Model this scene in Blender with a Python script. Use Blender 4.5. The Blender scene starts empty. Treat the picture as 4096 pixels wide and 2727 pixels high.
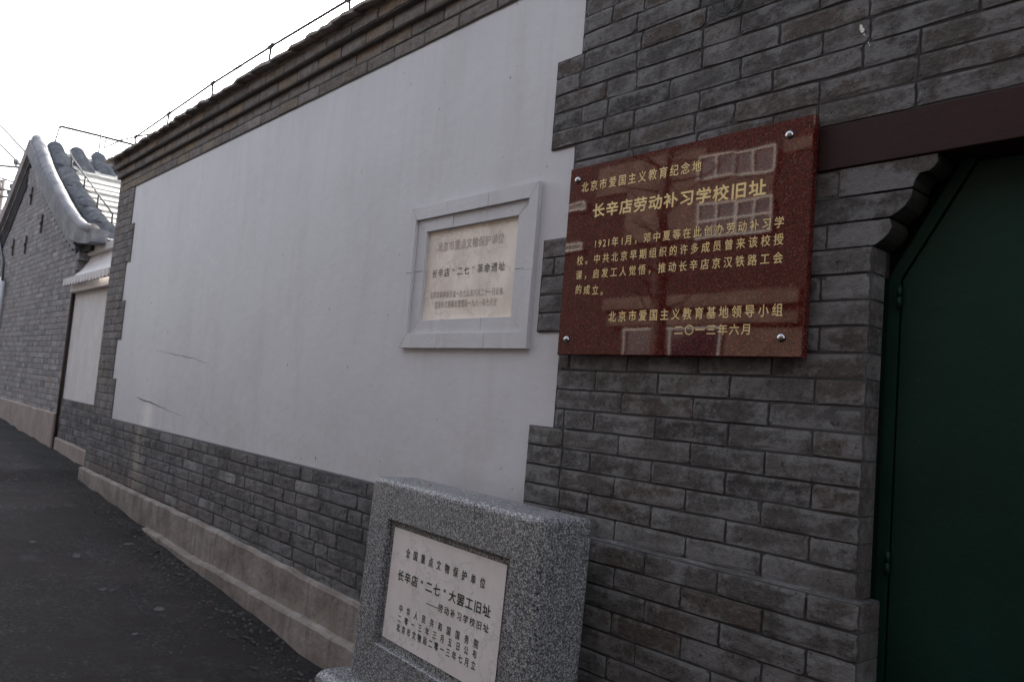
import bpy, math, random
from mathutils import Vector, Matrix
R_ = random.Random(7)
rad = math.radians
sc = bpy.context.scene

# ---------------------------------------------------------------- camera, world, sun
ZO = 1.58                       # eye height: every height below is written relative to the eye
ax_r = Vector((0.66053372, 0.74634236, 0.08165954))
CR = Vector((0.660534, 0.746342, 0.081660))      # image right in world
CD = Vector((-0.003417, 0.111751, -0.993730))    # image down
CF = Vector((-0.750789, 0.656113, 0.076366))     # view direction
cam = bpy.data.cameras.new('camera'); camo = bpy.data.objects.new('camera', cam)
sc.collection.objects.link(camo); sc.camera = camo
camo.matrix_world = Matrix(((CR.x, -CD.x, -CF.x, 0), (CR.y, -CD.y, -CF.y, -2.0), (CR.z, -CD.z, -CF.z, ZO), (0, 0, 0, 1)))
cam.sensor_width = 36; cam.lens = 28.0; cam.clip_start = 0.05; cam.clip_end = 2000
cam.dof.use_dof = True; cam.dof.focus_distance = 2.7; cam.dof.aperture_fstop = 5.6

SUN = Vector((-0.60, 0.62, 0.50)).normalized()   # towards the sun
elev = math.asin(SUN.z); azim = math.atan2(SUN.x, SUN.y)
w = bpy.data.worlds.new('World'); sc.world = w; w.use_nodes = True
nt = w.node_tree; nt.nodes.clear()
sky = nt.nodes.new('ShaderNodeTexSky'); sky.sky_type = 'NISHITA'; sky.sun_disc = False
sky.sun_elevation = elev; sky.sun_rotation = azim
sky.air_density = 1.0; sky.dust_density = 4.0; sky.ozone_density = 1.0; sky.altitude = 50
bg = nt.nodes.new('ShaderNodeBackground'); bg.inputs['Strength'].default_value = 0.15
wo = nt.nodes.new('ShaderNodeOutputWorld')
hs = nt.nodes.new('ShaderNodeHueSaturation'); hs.inputs['Saturation'].default_value = 0.44
nt.links.new(sky.outputs[0], hs.inputs['Color']); nt.links.new(hs.outputs[0], bg.inputs[0]); nt.links.new(bg.outputs[0], wo.inputs[0])
sun = bpy.data.lights.new('sun', 'SUN'); suno = bpy.data.objects.new('sun', sun); sc.collection.objects.link(suno)
sun.energy = 3.4; sun.angle = rad(0.6); sun.color = (1.0, 0.93, 0.82)
suno.rotation_euler = SUN.to_track_quat('Z', 'Y').to_euler()
suno.location = (0, 0, 30)
vs = sc.view_settings
sc.display_settings.display_device = 'sRGB'
vs.view_transform = 'Standard'; vs.look = 'None'; vs.gamma = 1; vs.exposure = 2.15; vs.use_curve_mapping = False

def project(x, y, z):           # relative coordinates -> pixels of the 4096 wide picture, depth
    v = Vector((x, y + 2.0, z)); d = v.dot(CF)
    if d <= 0.05: return None
    return 2048 + 3186 * v.dot(CR) / d, 1363.5 + 3186 * v.dot(CD) / d, d

# ---------------------------------------------------------------- helpers
TOPS = []
def finish(o, label=None, cat=None, group=None, kind=None):
    if label: o['label'] = label
    if cat: o['category'] = cat
    if group: o['group'] = group
    if kind: o['kind'] = kind
    return o
def empty(name, loc, label, cat, group=None):
    o = bpy.data.objects.new(name, None); sc.collection.objects.link(o)
    o.empty_display_size = 0.1; o.location = loc; TOPS.append(o)
    return finish(o, label, cat, group)
class MB:
    def __init__(s): s.v = []; s.f = []; s.rim = []; s.rnd = []; s.cur = 0.0
    def add(s, vs_, fs, rim=None):
        b = len(s.v); s.v += [tuple(p) for p in vs_]; s.rim += (rim or [0.0] * len(vs_))
        for f in fs: s.f.append(tuple(i + b for i in f)); s.rnd.append(s.cur)
        return b
    def box(s, x0, x1, y0, y1, z0, z1, skip=''):
        v = [(x0, y0, z0), (x1, y0, z0), (x1, y1, z0), (x0, y1, z0), (x0, y0, z1), (x1, y0, z1), (x1, y1, z1), (x0, y1, z1)]
        f = [(0, 1, 5, 4), (1, 2, 6, 5), (2, 3, 7, 6), (3, 0, 4, 7), (4, 5, 6, 7), (3, 2, 1, 0)]
        s.add(v, f)
    def cbox(s, x0, x1, y0, y1, z0, z1, c=0.005):   # box whose front (y0) edges are chamfered by c
        v = [(x0 + c, y0, z0 + c), (x1 - c, y0, z0 + c), (x1 - c, y0, z1 - c), (x0 + c, y0, z1 - c),
             (x0, y0 + c, z0), (x1, y0 + c, z0), (x1, y0 + c, z1), (x0, y0 + c, z1),
             (x0, y1, z0), (x1, y1, z0), (x1, y1, z1), (x0, y1, z1)]
        f = [(0, 1, 2, 3)]
        for a in range(4):
            b = (a + 1) % 4; f += [(a, 4 + a, 4 + b, b), (4 + a, 8 + a, 8 + b, 4 + b)]
        f.append((11, 10, 9, 8)); s.add(v, f)
    def prism(s, poly, y0, y1):      # polygon in x,z, anticlockwise seen from -y
        n = len(poly); v = [(p[0], y0, p[1]) for p in poly] + [(p[0], y1, p[1]) for p in poly]
        f = [tuple(range(n)), tuple(range(2 * n - 1, n - 1, -1))] + [(i, i + n, (i + 1) % n + n, (i + 1) % n) for i in range(n)]
        s.add(v, f)
    def tube(s, pts, r, seg=8, cap=True):
        pts = [Vector(p) for p in pts]; n = len(pts); rr = r if isinstance(r, (list, tuple)) else [r] * n
        vs_ = []; prev = None
        for i, p in enumerate(pts):
            t = (pts[min(i + 1, n - 1)] - pts[max(i - 1, 0)]).normalized()
            if prev is None:
                a = Vector((0, 0, 1)) if abs(t.z) < 0.9 else Vector((1, 0, 0)); u = t.cross(a).normalized()
            else: u = (prev - t * prev.dot(t)).normalized()
            prev = u; w_ = t.cross(u)
            for k in range(seg):
                an = 2 * math.pi * k / seg; vs_.append(p + (u * math.cos(an) + w_ * math.sin(an)) * rr[i])
        fs = []
        for i in range(n - 1):
            for k in range(seg):
                k2 = (k + 1) % seg; fs.append((i * seg + k, i * seg + k2, (i + 1) * seg + k2, (i + 1) * seg + k))
        if cap: fs += [tuple(range(seg - 1, -1, -1)), tuple(range((n - 1) * seg, n * seg))]
        s.add(vs_, fs)
    def mesh(s, name, mat, smooth=False):
        me = bpy.data.meshes.new(name); me.from_pydata(s.v, [], s.f); me.validate()
        if mat: me.materials.append(mat)
        if smooth: me.polygons.foreach_set('use_smooth', [True] * len(me.polygons))
        if any(s.rim):
            a = me.attributes.new('rim', 'FLOAT', 'POINT'); a.data.foreach_set('value', s.rim)
        if any(s.rnd) and len(s.rnd) == len(me.polygons):
            a = me.attributes.new('rnd', 'FLOAT', 'FACE'); a.data.foreach_set('value', s.rnd)
        me.update(); return me
    def build(s, name, mat, parent=None, smooth=False, **kw):
        o = bpy.data.objects.new(name, s.mesh(name, mat, smooth)); sc.collection.objects.link(o)
        place(o, parent); finish(o, **kw); return o
def world_of(p):
    v = Vector((0, 0, 0))
    while p: v += p.location; p = p.parent
    return v
def place(o, parent, loc=None):      # vertices are written in scene coordinates, parents sit at their own base
    if parent is None: TOPS.append(o); return
    o.parent = parent
    if o.type == 'MESH' and loc is None: o.location = -world_of(parent)
    elif loc is not None: o.location = Vector(loc) - world_of(parent)

# ---------------------------------------------------------------- materials
RUNX = 6.53  # where the painted streak of reflected sunlight is centred
def mk(name):
    m = bpy.data.materials.new(name); m.use_nodes = True; n = m.node_tree
    return m, n, n.nodes['Principled BSDF']
def N(n, t, **kw):
    k = n.nodes.new('ShaderNode' + t)
    for a, b in kw.items():
        if hasattr(k, a): setattr(k, a, b)
        else: k.inputs[a].default_value = b
    return k
def L(n, a, b): n.links.new(a, b)
def pos(n, sx=1, sy=1, sz=1):
    g = N(n, 'NewGeometry'); mp = N(n, 'Mapping'); mp.inputs['Scale'].default_value = (sx, sy, sz)
    L(n, g.outputs['Position'], mp.inputs['Vector']); return mp.outputs[0]
def noise(n, vec, scale, detail=3, rough=0.55):
    k = N(n, 'TexNoise'); k.inputs['Scale'].default_value = scale; k.inputs['Detail'].default_value = detail
    k.inputs['Roughness'].default_value = rough; L(n, vec, k.inputs['Vector']); return k.outputs['Fac']
def ramp(n, fac, stops, interp='LINEAR'):
    k = N(n, 'ValToRGB'); cr = k.color_ramp; cr.interpolation = interp
    while len(cr.elements) > 1: cr.elements.remove(cr.elements[-1])
    cr.elements[0].position = stops[0][0]; cr.elements[0].color = tuple(stops[0][1]) + (1,)
    for p, c in stops[1:]:
        e = cr.elements.new(p); e.color = tuple(c) + (1,)
    L(n, fac, k.inputs[0]); return k.outputs[0]
def g3(v): return (v, v, v)
def mixc(n, a, b, fac, mode='MIX'):
    k = N(n, 'Mix', data_type='RGBA', blend_type=mode)
    for sock, val in ((6, a), (7, b)):
        if isinstance(val, tuple): k.inputs[sock].default_value = val + (1,)
        else: L(n, val, k.inputs[sock])
    if isinstance(fac, float): k.inputs[0].default_value = fac
    else: L(n, fac, k.inputs[0])
    return k.outputs[2]
def math_(n, op, a, b=0.0):
    k = N(n, 'Math', operation=op)
    for i, val in enumerate((a, b)):
        if isinstance(val, (int, float)): k.inputs[i].default_value = val
        else: L(n, val, k.inputs[i])
    return k.outputs[0]
def bump(n, b, h, dist, strength=1.0, chain=None):
    k = N(n, 'Bump'); k.inputs['Distance'].default_value = dist; k.inputs['Strength'].default_value = strength
    L(n, h, k.inputs['Height'])
    if chain: L(n, chain, k.inputs['Normal'])
    L(n, k.outputs[0], b.inputs['Normal']); return k.outputs[0]

def brick_mat(name, dark, mid, light, pale, warm, rimamt=0.55, run=False):  # run paints in the reflected sunlight streak and the splash stains
    m, n, b = mk(name)
    oi = N(n, 'ObjectInfo'); at = N(n, 'Attribute', attribute_name='rnd'); ri = N(n, 'Attribute', attribute_name='rim')
    r = math_(n, 'FRACT', math_(n, 'ADD', oi.outputs['Random'], at.outputs['Fac']))
    r2 = math_(n, 'FRACT', math_(n, 'MULTIPLY', r, 7.31)); r3 = math_(n, 'FRACT', math_(n, 'MULTIPLY', r, 13.7))
    P = pos(n)
    base = ramp(n, r, [(0, dark), (0.22, tuple(c * 0.72 for c in mid)), (0.5, mid), (0.8, tuple(c * 1.2 for c in mid)), (1, light)])
    base = mixc(n, base, warm, ramp(n, r2, [(0.45, g3(0)), (0.85, g3(0.9))]))
    n0 = noise(n, P, 1.7, 4, 0.6)
    base = mixc(n, base, tuple(c * 0.55 for c in mid), ramp(n, n0, [(0.45, g3(0)), (0.72, g3(0.75))]))
    ns = noise(n, pos(n, 1, 1, 0.22), 9, 5, 0.7)
    base = mixc(n, base, tuple(c * 0.5 for c in mid), ramp(n, ns, [(0.52, g3(0)), (0.7, g3(0.7))]))
    n1 = noise(n, P, 13, 6, 0.72)
    base = mixc(n, base, tuple(c * 0.45 * q for c, q in zip(mid, (1.08, 0.96, 0.86))), ramp(n, n1, [(0.48, g3(0)), (0.64, g3(0.75))]))
    n2 = noise(n, pos(n, 1, 1, 1.9), 30, 6, 0.78)
    base = mixc(n, base, tuple(c * 1.5 for c in mid), ramp(n, n2, [(0.5, g3(0)), (0.68, g3(0.8))]))
    n3 = noise(n, P, 38, 5, 0.75); n3b = noise(n, P, 8, 3, 0.6)
    rimf = math_(n, 'MULTIPLY', ramp(n, math_(n, 'ADD', math_(n, 'ADD', math_(n, 'MULTIPLY', ri.outputs['Fac'], 0.15), math_(n, 'MULTIPLY', n3, 0.6)), math_(n, 'MULTIPLY', n3b, 1.0)), [(0.82, g3(0)), (0.98, g3(1))]), rimamt)
    base = mixc(n, base, pale, rimf)
    n4 = noise(n, P, 120, 4, 0.85)
    n5 = noise(n, P, 7, 3)
    spk = math_(n, 'MULTIPLY', ramp(n, n4, [(0.63, g3(0)), (0.70, g3(1))]), ramp(n, n5, [(0.46, g3(0)), (0.6, g3(0.85))]))
    base = mixc(n, base, tuple(min(1, c * 2.0) for c in pale), spk)
    pit = ramp(n, noise(n, P, 70, 3, 0.7), [(0.30, g3(0.25)), (0.40, g3(1))])
    base = mixc(n, base, pit, 1.0, 'MULTIPLY')
    if run:      # streak of reflected sunlight painted below the cracked panel, brown splash stains near the skirting
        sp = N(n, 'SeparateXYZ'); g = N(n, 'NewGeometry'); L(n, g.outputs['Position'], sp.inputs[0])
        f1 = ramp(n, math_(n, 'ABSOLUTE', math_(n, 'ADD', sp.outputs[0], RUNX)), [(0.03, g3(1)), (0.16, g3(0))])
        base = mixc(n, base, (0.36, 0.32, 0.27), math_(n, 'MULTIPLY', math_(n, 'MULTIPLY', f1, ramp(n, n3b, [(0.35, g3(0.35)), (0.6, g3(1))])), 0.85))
        f3 = ramp(n, math_(n, 'ADD', math_(n, 'MULTIPLY', sp.outputs[2], -1), math_(n, 'MULTIPLY', n3b, 0.25)), [(-0.0, g3(0)), (0.0, g3(0))])
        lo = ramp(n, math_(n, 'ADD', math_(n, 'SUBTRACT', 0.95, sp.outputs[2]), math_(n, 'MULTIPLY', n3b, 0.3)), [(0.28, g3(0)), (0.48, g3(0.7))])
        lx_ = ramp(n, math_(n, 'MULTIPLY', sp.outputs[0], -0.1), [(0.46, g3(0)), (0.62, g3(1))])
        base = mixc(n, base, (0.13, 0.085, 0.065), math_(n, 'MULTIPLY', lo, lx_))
    L(n, base, b.inputs['Base Color']); b.inputs['Roughness'].default_value = 0.9
    c1 = bump(n, b, noise(n, P, 45, 7, 0.8), 0.012, 1.0)
    bump(n, b, n1, 0.016, 0.6, c1)
    return m
M = {}
M['brick'] = brick_mat('grey_brick', (0.042, 0.038, 0.036), (0.116, 0.109, 0.104), (0.21, 0.202, 0.196), (0.27, 0.267, 0.27), (0.095, 0.070, 0.055), 0.55)
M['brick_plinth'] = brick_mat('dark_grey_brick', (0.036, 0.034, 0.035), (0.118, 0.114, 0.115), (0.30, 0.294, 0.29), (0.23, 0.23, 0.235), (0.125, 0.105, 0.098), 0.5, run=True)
M['brick_pier'] = brick_mat('pier_brick', (0.10, 0.092, 0.088), (0.175, 0.163, 0.156), (0.26, 0.245, 0.235), (0.28, 0.27, 0.265), (0.16, 0.12, 0.095), 0.4)
M['brick_warm'] = brick_mat('weathered_brown_grey_brick', (0.13, 0.112, 0.10), (0.235, 0.21, 0.195), (0.34, 0.305, 0.28), (0.30, 0.28, 0.265), (0.27, 0.195, 0.12), 0.3)
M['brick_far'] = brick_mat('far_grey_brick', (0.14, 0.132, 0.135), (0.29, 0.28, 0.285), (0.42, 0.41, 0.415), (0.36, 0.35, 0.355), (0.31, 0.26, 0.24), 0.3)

def simple(name, cols, scale=8, rough=0.8, bd=0.004, bs=30, streak=None, metallic=0.0, detail=5):
    m, n, b = mk(name); P = pos(n)
    k = len(cols); c = ramp(n, noise(n, P, scale, detail, 0.65), [(0.3 + 0.4 * i / max(1, k - 1), q) for i, q in enumerate(cols)])
    if streak:
        s = noise(n, pos(n, 1, 1, 0.09), streak[1], 3, 0.6)
        c = mixc(n, c, streak[0], ramp(n, s, [(0.5, g3(0)), (0.75, g3(streak[2]))]))
    L(n, c, b.inputs['Base Color']); b.inputs['Roughness'].default_value = rough; b.inputs['Metallic'].default_value = metallic
    if bd: bump(n, b, noise(n, P, bs, 5, 0.7), bd, 0.7)
    return m
M['mortar'] = simple('mortar', [g3(0.045), (0.10, 0.098, 0.10)], 20, 0.95, 0.004, 90)
M['mortar_warm'] = simple('warm_mortar', [(0.07, 0.062, 0.057), (0.13, 0.115, 0.105)], 20, 0.95, 0.004, 90)
M['score'] = simple('scored_joint', [g3(0.014), g3(0.05)], 30, 0.95, 0)
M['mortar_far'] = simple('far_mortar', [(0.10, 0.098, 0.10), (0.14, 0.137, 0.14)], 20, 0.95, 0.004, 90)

def plaster_mat():
    m, n, b = mk('lilac_grey_painted_plaster'); P = pos(n)
    c = ramp(n, noise(n, P, 1.3, 4, 0.5), [(0.3, (0.562, 0.557, 0.58)), (0.7, (0.607, 0.603, 0.624))])
    s = noise(n, pos(n, 1, 1, 0.07), 11, 4, 0.6)
    c = mixc(n, c, (0.50, 0.485, 0.50), ramp(n, s, [(0.5, g3(0)), (0.8, g3(0.22))]))
    s2 = noise(n, pos(n, 1, 1, 0.3), 3.0, 5, 0.7)
    c = mixc(n, c, (0.47, 0.45, 0.445), ramp(n, s2, [(0.5, g3(0)), (0.75, g3(0.5))]))
    # reflected sunlight painted as a pale streak below the crack at the left end
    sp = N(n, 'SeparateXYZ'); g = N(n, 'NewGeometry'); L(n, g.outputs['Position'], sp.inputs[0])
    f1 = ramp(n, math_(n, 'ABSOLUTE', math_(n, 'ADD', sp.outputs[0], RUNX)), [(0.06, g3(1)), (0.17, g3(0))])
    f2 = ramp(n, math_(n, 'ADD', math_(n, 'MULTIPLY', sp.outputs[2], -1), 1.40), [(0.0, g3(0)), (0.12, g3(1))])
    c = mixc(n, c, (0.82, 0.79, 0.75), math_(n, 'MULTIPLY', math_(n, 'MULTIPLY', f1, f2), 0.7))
    top = ramp(n, math_(n, 'ADD', sp.outputs[2], math_(n, 'MULTIPLY', noise(n, pos(n, 1, 1, 0.1), 18, 4, 0.7), 1.0)), [(0.0, g3(0)), (0.0, g3(0))])
    drip = math_(n, 'MULTIPLY', ramp(n, noise(n, pos(n, 1, 1, 0.05), 22, 4, 0.7), [(0.52, g3(0)), (0.72, g3(1))]), ramp(n, math_(n, 'SUBTRACT', sp.outputs[2], 1.6), [(0.7, g3(0)), (1.0, g3(0.16))]))
    c = mixc(n, c, (0.42, 0.40, 0.39), drip)
    splash = math_(n, 'MULTIPLY', ramp(n, noise(n, P, 7, 6, 0.75), [(0.42, g3(0.1)), (0.65, g3(1))]), ramp(n, math_(n, 'SUBTRACT', 1.62, sp.outputs[2]), [(0.0, g3(0)), (0.45, g3(0.42))]))
    c = mixc(n, c, (0.43, 0.41, 0.40), splash)
    # small nicks
    nk = ramp(n, noise(n, P, 24, 1, 0.3), [(0.79, g3(0)), (0.81, g3(0.7))])
    c = mixc(n, c, (0.25, 0.23, 0.22), nk)
    L(n, c, b.inputs['Base Color']); b.inputs['Roughness'].default_value = 0.62
    c1 = bump(n, b, noise(n, P, 14, 6, 0.65), 0.004, 0.5)
    bump(n, b, noise(n, P, 1.7, 3, 0.5), 0.02, 0.5, c1)
    return m
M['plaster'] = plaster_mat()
M['paint'] = simple('lilac_grey_paint', [(0.55, 0.545, 0.563), (0.595, 0.59, 0.606)], 6, 0.6, 0.003, 40, ((0.42, 0.40, 0.39), 16, 0.35))
M['white'] = simple('white_painted_render', [(0.56, 0.53, 0.52), (0.66, 0.64, 0.63)], 5, 0.7, 0.004, 25, ((0.5, 0.44, 0.40), 12, 0.5))
M['concrete'] = simple('cement_render', [(0.12, 0.095, 0.08), (0.23, 0.195, 0.17), (0.32, 0.285, 0.255)], 4.5, 0.9, 0.014, 18, ((0.12, 0.098, 0.088), 22, 0.7))
M['concrete_far'] = simple('brown_stained_cement', [(0.26, 0.20, 0.17), (0.34, 0.29, 0.265)], 5, 0.9, 0.01, 22, ((0.2, 0.14, 0.11), 9, 0.6))
M['tile'] = simple('dark_roof_tile', [(0.11, 0.09, 0.078), (0.21, 0.178, 0.155), (0.31, 0.265, 0.23)], 14, 0.85, 0.01, 40)
M['bluetile'] = simple('blue_grey_roof_tile', [(0.05, 0.052, 0.06), (0.10, 0.103, 0.113), (0.20, 0.195, 0.195)], 9, 0.6, 0.006, 40)
M['lime'] = simple('pale_lime_render', [(0.08, 0.08, 0.088), (0.16, 0.158, 0.17), (0.27, 0.265, 0.268)], 5, 0.8, 0.012, 22)
M['slab'] = simple('pale_roof_slab', [(0.30, 0.28, 0.25), (0.48, 0.45, 0.40)], 5, 0.7, 0.006, 20)
M['iron'] = simple('rusty_iron', [(0.03, 0.02, 0.018), (0.08, 0.04, 0.03)], 30, 0.8, 0.002, 60)
M['wire'] = simple('grey_wire', [(0.035, 0.035, 0.04), (0.06, 0.06, 0.07)], 10, 0.7, 0)
M['dark'] = simple('dark_void', [g3(0.012), g3(0.02)], 10, 0.9, 0)
M['soot'] = simple('sooty_brick', [(0.008, 0.008, 0.006), (0.018, 0.017, 0.013)], 14, 0.95, 0.006, 40)  # shade on the corbel sides and undersides, put into a near-black colour
M['black'] = simple('dark_green_cable', [(0.012, 0.02, 0.018), (0.02, 0.03, 0.028)], 10, 0.5, 0)
M['pvc'] = simple('white_pvc', [(0.6, 0.6, 0.6), (0.7, 0.7, 0.7)], 6, 0.45, 0)
M['wood'] = simple('weathered_pole', [(0.2, 0.16, 0.14), (0.34, 0.29, 0.26)], 12, 0.85, 0.004, 30)
M['steel'] = simple('polished_steel', [g3(0.36), g3(0.42)], 10, 0.16, 0, metallic=1.0)
M['lintel'] = simple('maroon_painted_timber', [(0.024, 0.0085, 0.008), (0.032, 0.011, 0.010)], 4, 0.65, 0.002, 30)
M['lintel'].node_tree.nodes['Principled BSDF'].inputs['Specular IOR Level'].default_value = 0.25
M['gold'] = simple('gilt_lettering', [(0.80, 0.58, 0.24), (0.90, 0.70, 0.34)], 40, 0.55, 0)
M['green_ink'] = simple('dark_green_lettering', [(0.010, 0.022, 0.016), (0.022, 0.04, 0.03)], 60, 0.7, 0)
M['faded_ink'] = simple('washed_out_lettering', [(0.34, 0.30, 0.26), (0.64, 0.57, 0.50)], 45, 0.8, 0)
M['worn_ink'] = simple('half_worn_lettering', [(0.03, 0.04, 0.036), (0.16, 0.16, 0.14), (0.50, 0.46, 0.42)], 38, 0.8, 0)
M['crack'] = simple('crack_shadow', [g3(0.010), g3(0.02)], 30, 0.9, 0)  # near-black colour for cracks and scuff marks
M['splash'] = simple('dried_white_paint', [(0.7, 0.7, 0.62), (0.82, 0.82, 0.74)], 60, 0.7, 0.002, 90)
M['leaf'] = simple('dry_orange_leaf', [(0.18, 0.05, 0.02), (0.30, 0.10, 0.035)], 40, 0.8, 0)
M['bark'] = simple('tree_bark', [(0.05, 0.04, 0.035), (0.10, 0.08, 0.07)], 18, 0.9, 0.01, 30)

def green_mat():
    m, n, b = mk('dark_green_gate_paint'); P = pos(n)
    c = ramp(n, noise(n, P, 2.2, 4, 0.6), [(0.3, (0.0045, 0.019, 0.0135)), (0.7, (0.0075, 0.031, 0.022))])
    c = mixc(n, c, (0.015, 0.075, 0.062), ramp(n, noise(n, P, 55, 2), [(0.74, g3(0)), (0.80, g3(0.8))]))
    c = mixc(n, c, g3(0.5), ramp(n, noise(n, P, 70, 1, 0.2), [(0.855, g3(0)), (0.86, g3(0.5))]))
    L(n, c, b.inputs['Base Color']); b.inputs['Roughness'].default_value = 0.42; b.inputs['Specular IOR Level'].default_value = 0.16
    c1 = bump(n, b, noise(n, P, 2.6, 3, 0.5), 0.012, 0.5)
    bump(n, b, noise(n, P, 60, 4, 0.6), 0.0015, 0.5, c1)
    return m
M['green'] = green_mat()
def red_granite():
    m, n, b = mk('polished_red_granite'); P = pos(n)
    v = N(n, 'TexVoronoi'); v.inputs['Scale'].default_value = 330; L(n, P, v.inputs['Vector'])
    sep = N(n, 'SeparateColor'); L(n, v.outputs['Color'], sep.inputs[0])
    c = ramp(n, sep.outputs[0], [(0.0, (0.018, 0.0035, 0.003)), (0.35, (0.060, 0.0065, 0.005)), (0.75, (0.11, 0.013, 0.0095)), (0.93, (0.15, 0.035, 0.026)), (1.0, (0.15, 0.085, 0.075))])
    c = mixc(n, c, (0.016, 0.006, 0.006), ramp(n, noise(n, P, 190, 3, 0.7), [(0.55, g3(0)), (0.65, g3(0.75))]))
    L(n, c, b.inputs['Base Color']); b.inputs['Roughness'].default_value = 0.03; b.inputs['IOR'].default_value = 1.5
    bump(n, b, noise(n, P, 3.0, 2, 0.5), 0.0012, 0.4)
    return m
M['red'] = red_granite()
def granite(name, rough=0.55):
    m, n, b = mk(name); P = pos(n)
    v = N(n, 'TexVoronoi'); v.inputs['Scale'].default_value = 240; L(n, P, v.inputs['Vector'])
    sep = N(n, 'SeparateColor'); L(n, v.outputs['Color'], sep.inputs[0])
    c = ramp(n, sep.outputs[0], [(0.0, g3(0.015)), (0.2, (0.06, 0.06, 0.062)), (0.42, (0.18, 0.18, 0.185)), (0.7, (0.31, 0.31, 0.315)), (1.0, (0.52, 0.52, 0.515))])
    c = mixc(n, c, (0.035, 0.035, 0.042), ramp(n, noise(n, P, 150, 4, 0.8), [(0.50, g3(0)), (0.58, g3(0.9))]))
    c = mixc(n, c, (0.30, 0.29, 0.28), ramp(n, noise(n, P, 3, 3), [(0.5, g3(0)), (0.8, g3(0.35))]))
    L(n, c, b.inputs['Base Color']); b.inputs['Roughness'].default_value = rough
    bump(n, b, noise(n, P, 160, 3, 0.7), 0.0015, 0.6)
    return m
M['granite'] = granite('speckled_grey_granite')
def marble(name, c0, c1, stain, st):
    m, n, b = mk(name); P = pos(n)
    c = ramp(n, noise(n, P, 5, 5, 0.6), [(0.3, c0), (0.7, c1)])
    c = mixc(n, c, stain, ramp(n, noise(n, pos(n, 1, 1, 0.35), 9, 5, 0.7), [(0.5, g3(0)), (0.78, g3(st))]))
    wv = noise(n, P, 3.2, 6, 0.7)
    c = mixc(n, c, (0.40, 0.36, 0.35), ramp(n, wv, [(0.485, g3(0)), (0.5, g3(0.4)), (0.515, g3(0))]))
    L(n, c, b.inputs['Base Color']); b.inputs['Roughness'].default_value = 0.45
    bump(n, b, noise(n, P, 60, 4, 0.6), 0.001, 0.5)
    return m
M['marble'] = marble('white_marble_slab', (0.70, 0.645, 0.625), (0.80, 0.75, 0.73), (0.62, 0.49, 0.42), 0.4)
M['oldmarble'] = marble('weathered_cream_marble', (0.72, 0.63, 0.53), (0.92, 0.84, 0.74), (0.50, 0.43, 0.38), 0.5)
def asphalt_mat():
    m, n, b = mk('worn_asphalt'); P = pos(n)
    v = N(n, 'TexVoronoi'); v.inputs['Scale'].default_value = 95; L(n, P, v.inputs['Vector'])
    sep = N(n, 'SeparateColor'); L(n, v.outputs['Color'], sep.inputs[0])
    c = ramp(n, sep.outputs[0], [(0, g3(0.012)), (0.55, (0.034, 0.030, 0.030)), (0.85, (0.07, 0.064, 0.062)), (1, (0.17, 0.16, 0.15))])
    c = mixc(n, c, (0.030, 0.019, 0.0185), ramp(n, noise(n, P, 1.6, 5, 0.7), [(0.42, g3(0)), (0.56, g3(0.9))]))
    c = mixc(n, c, (0.075, 0.070, 0.068), ramp(n, noise(n, P, 5.0, 6, 0.75), [(0.54, g3(0)), (0.70, g3(0.8))]))
    c = mixc(n, c, g3(0.011), ramp(n, noise(n, pos(n, 0.6, 1.6, 1), 2.3, 6, 0.75), [(0.56, g3(0)), (0.68, g3(0.8))]))
    vp = N(n, 'TexVoronoi'); vp.inputs['Scale'].default_value = 0.9; vp.inputs['Randomness'].default_value = 0.9
    wv_ = N(n, 'VectorMath', operation='ADD'); L(n, P, wv_.inputs[0]); nz = N(n, 'TexNoise'); nz.inputs['Scale'].default_value = 2.5; L(n, P, nz.inputs['Vector']); L(n, nz.outputs['Color'], wv_.inputs[1]); L(n, wv_.outputs[0], vp.inputs['Vector'])
    sv = N(n, 'SeparateColor'); L(n, vp.outputs['Color'], sv.inputs[0])
    c = mixc(n, c, ramp(n, sv.outputs[0], [(0.0, (0.55, 0.5, 0.5)), (0.5, (1.0, 1.0, 1.0)), (1.0, (1.35, 1.28, 1.25))]), 0.8, 'MULTIPLY')
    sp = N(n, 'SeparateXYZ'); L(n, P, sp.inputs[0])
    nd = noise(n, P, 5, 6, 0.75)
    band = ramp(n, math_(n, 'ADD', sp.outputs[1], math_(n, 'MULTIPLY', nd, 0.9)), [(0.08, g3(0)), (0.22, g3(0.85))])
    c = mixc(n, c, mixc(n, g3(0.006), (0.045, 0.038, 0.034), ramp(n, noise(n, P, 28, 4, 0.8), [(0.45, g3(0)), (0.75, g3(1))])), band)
    L(n, c, b.inputs['Base Color']); b.inputs['Roughness'].default_value = 0.9
    c1 = bump(n, b, noise(n, P, 42, 6, 0.85), 0.035, 1.0)
    bump(n, b, noise(n, P, 9, 7, 0.8), 0.05, 1.0, c1)
    return m
M['asphalt'] = asphalt_mat()
M['grit'] = simple('grit', [(0.02, 0.018, 0.017), (0.06, 0.054, 0.05), (0.17, 0.155, 0.14)], 60, 0.9, 0)
M['facade'] = simple('ochre_rendered_facade', [(0.085, 0.066, 0.054), (0.19, 0.148, 0.118)], 3, 0.9, 0.01, 20)  # paler colour for the panels that stand in for sunlit patches
M['facade_dark'] = simple('brown_brick_facade', [(0.014, 0.010, 0.009), (0.028, 0.019, 0.016)], 3, 0.9, 0.01, 20)  # shade of the far facade is put into this dark colour
M['window_white'] = simple('white_window_frame', [(0.60, 0.57, 0.53), (0.70, 0.67, 0.62)], 4, 0.6, 0)
def glass_mat():
    m, n, b = mk('dark_window_glass'); b.inputs['Base Color'].default_value = (0.02, 0.025, 0.035, 1)
    b.inputs['Roughness'].default_value = 0.08; return m
M['glass'] = glass_mat()

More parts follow.
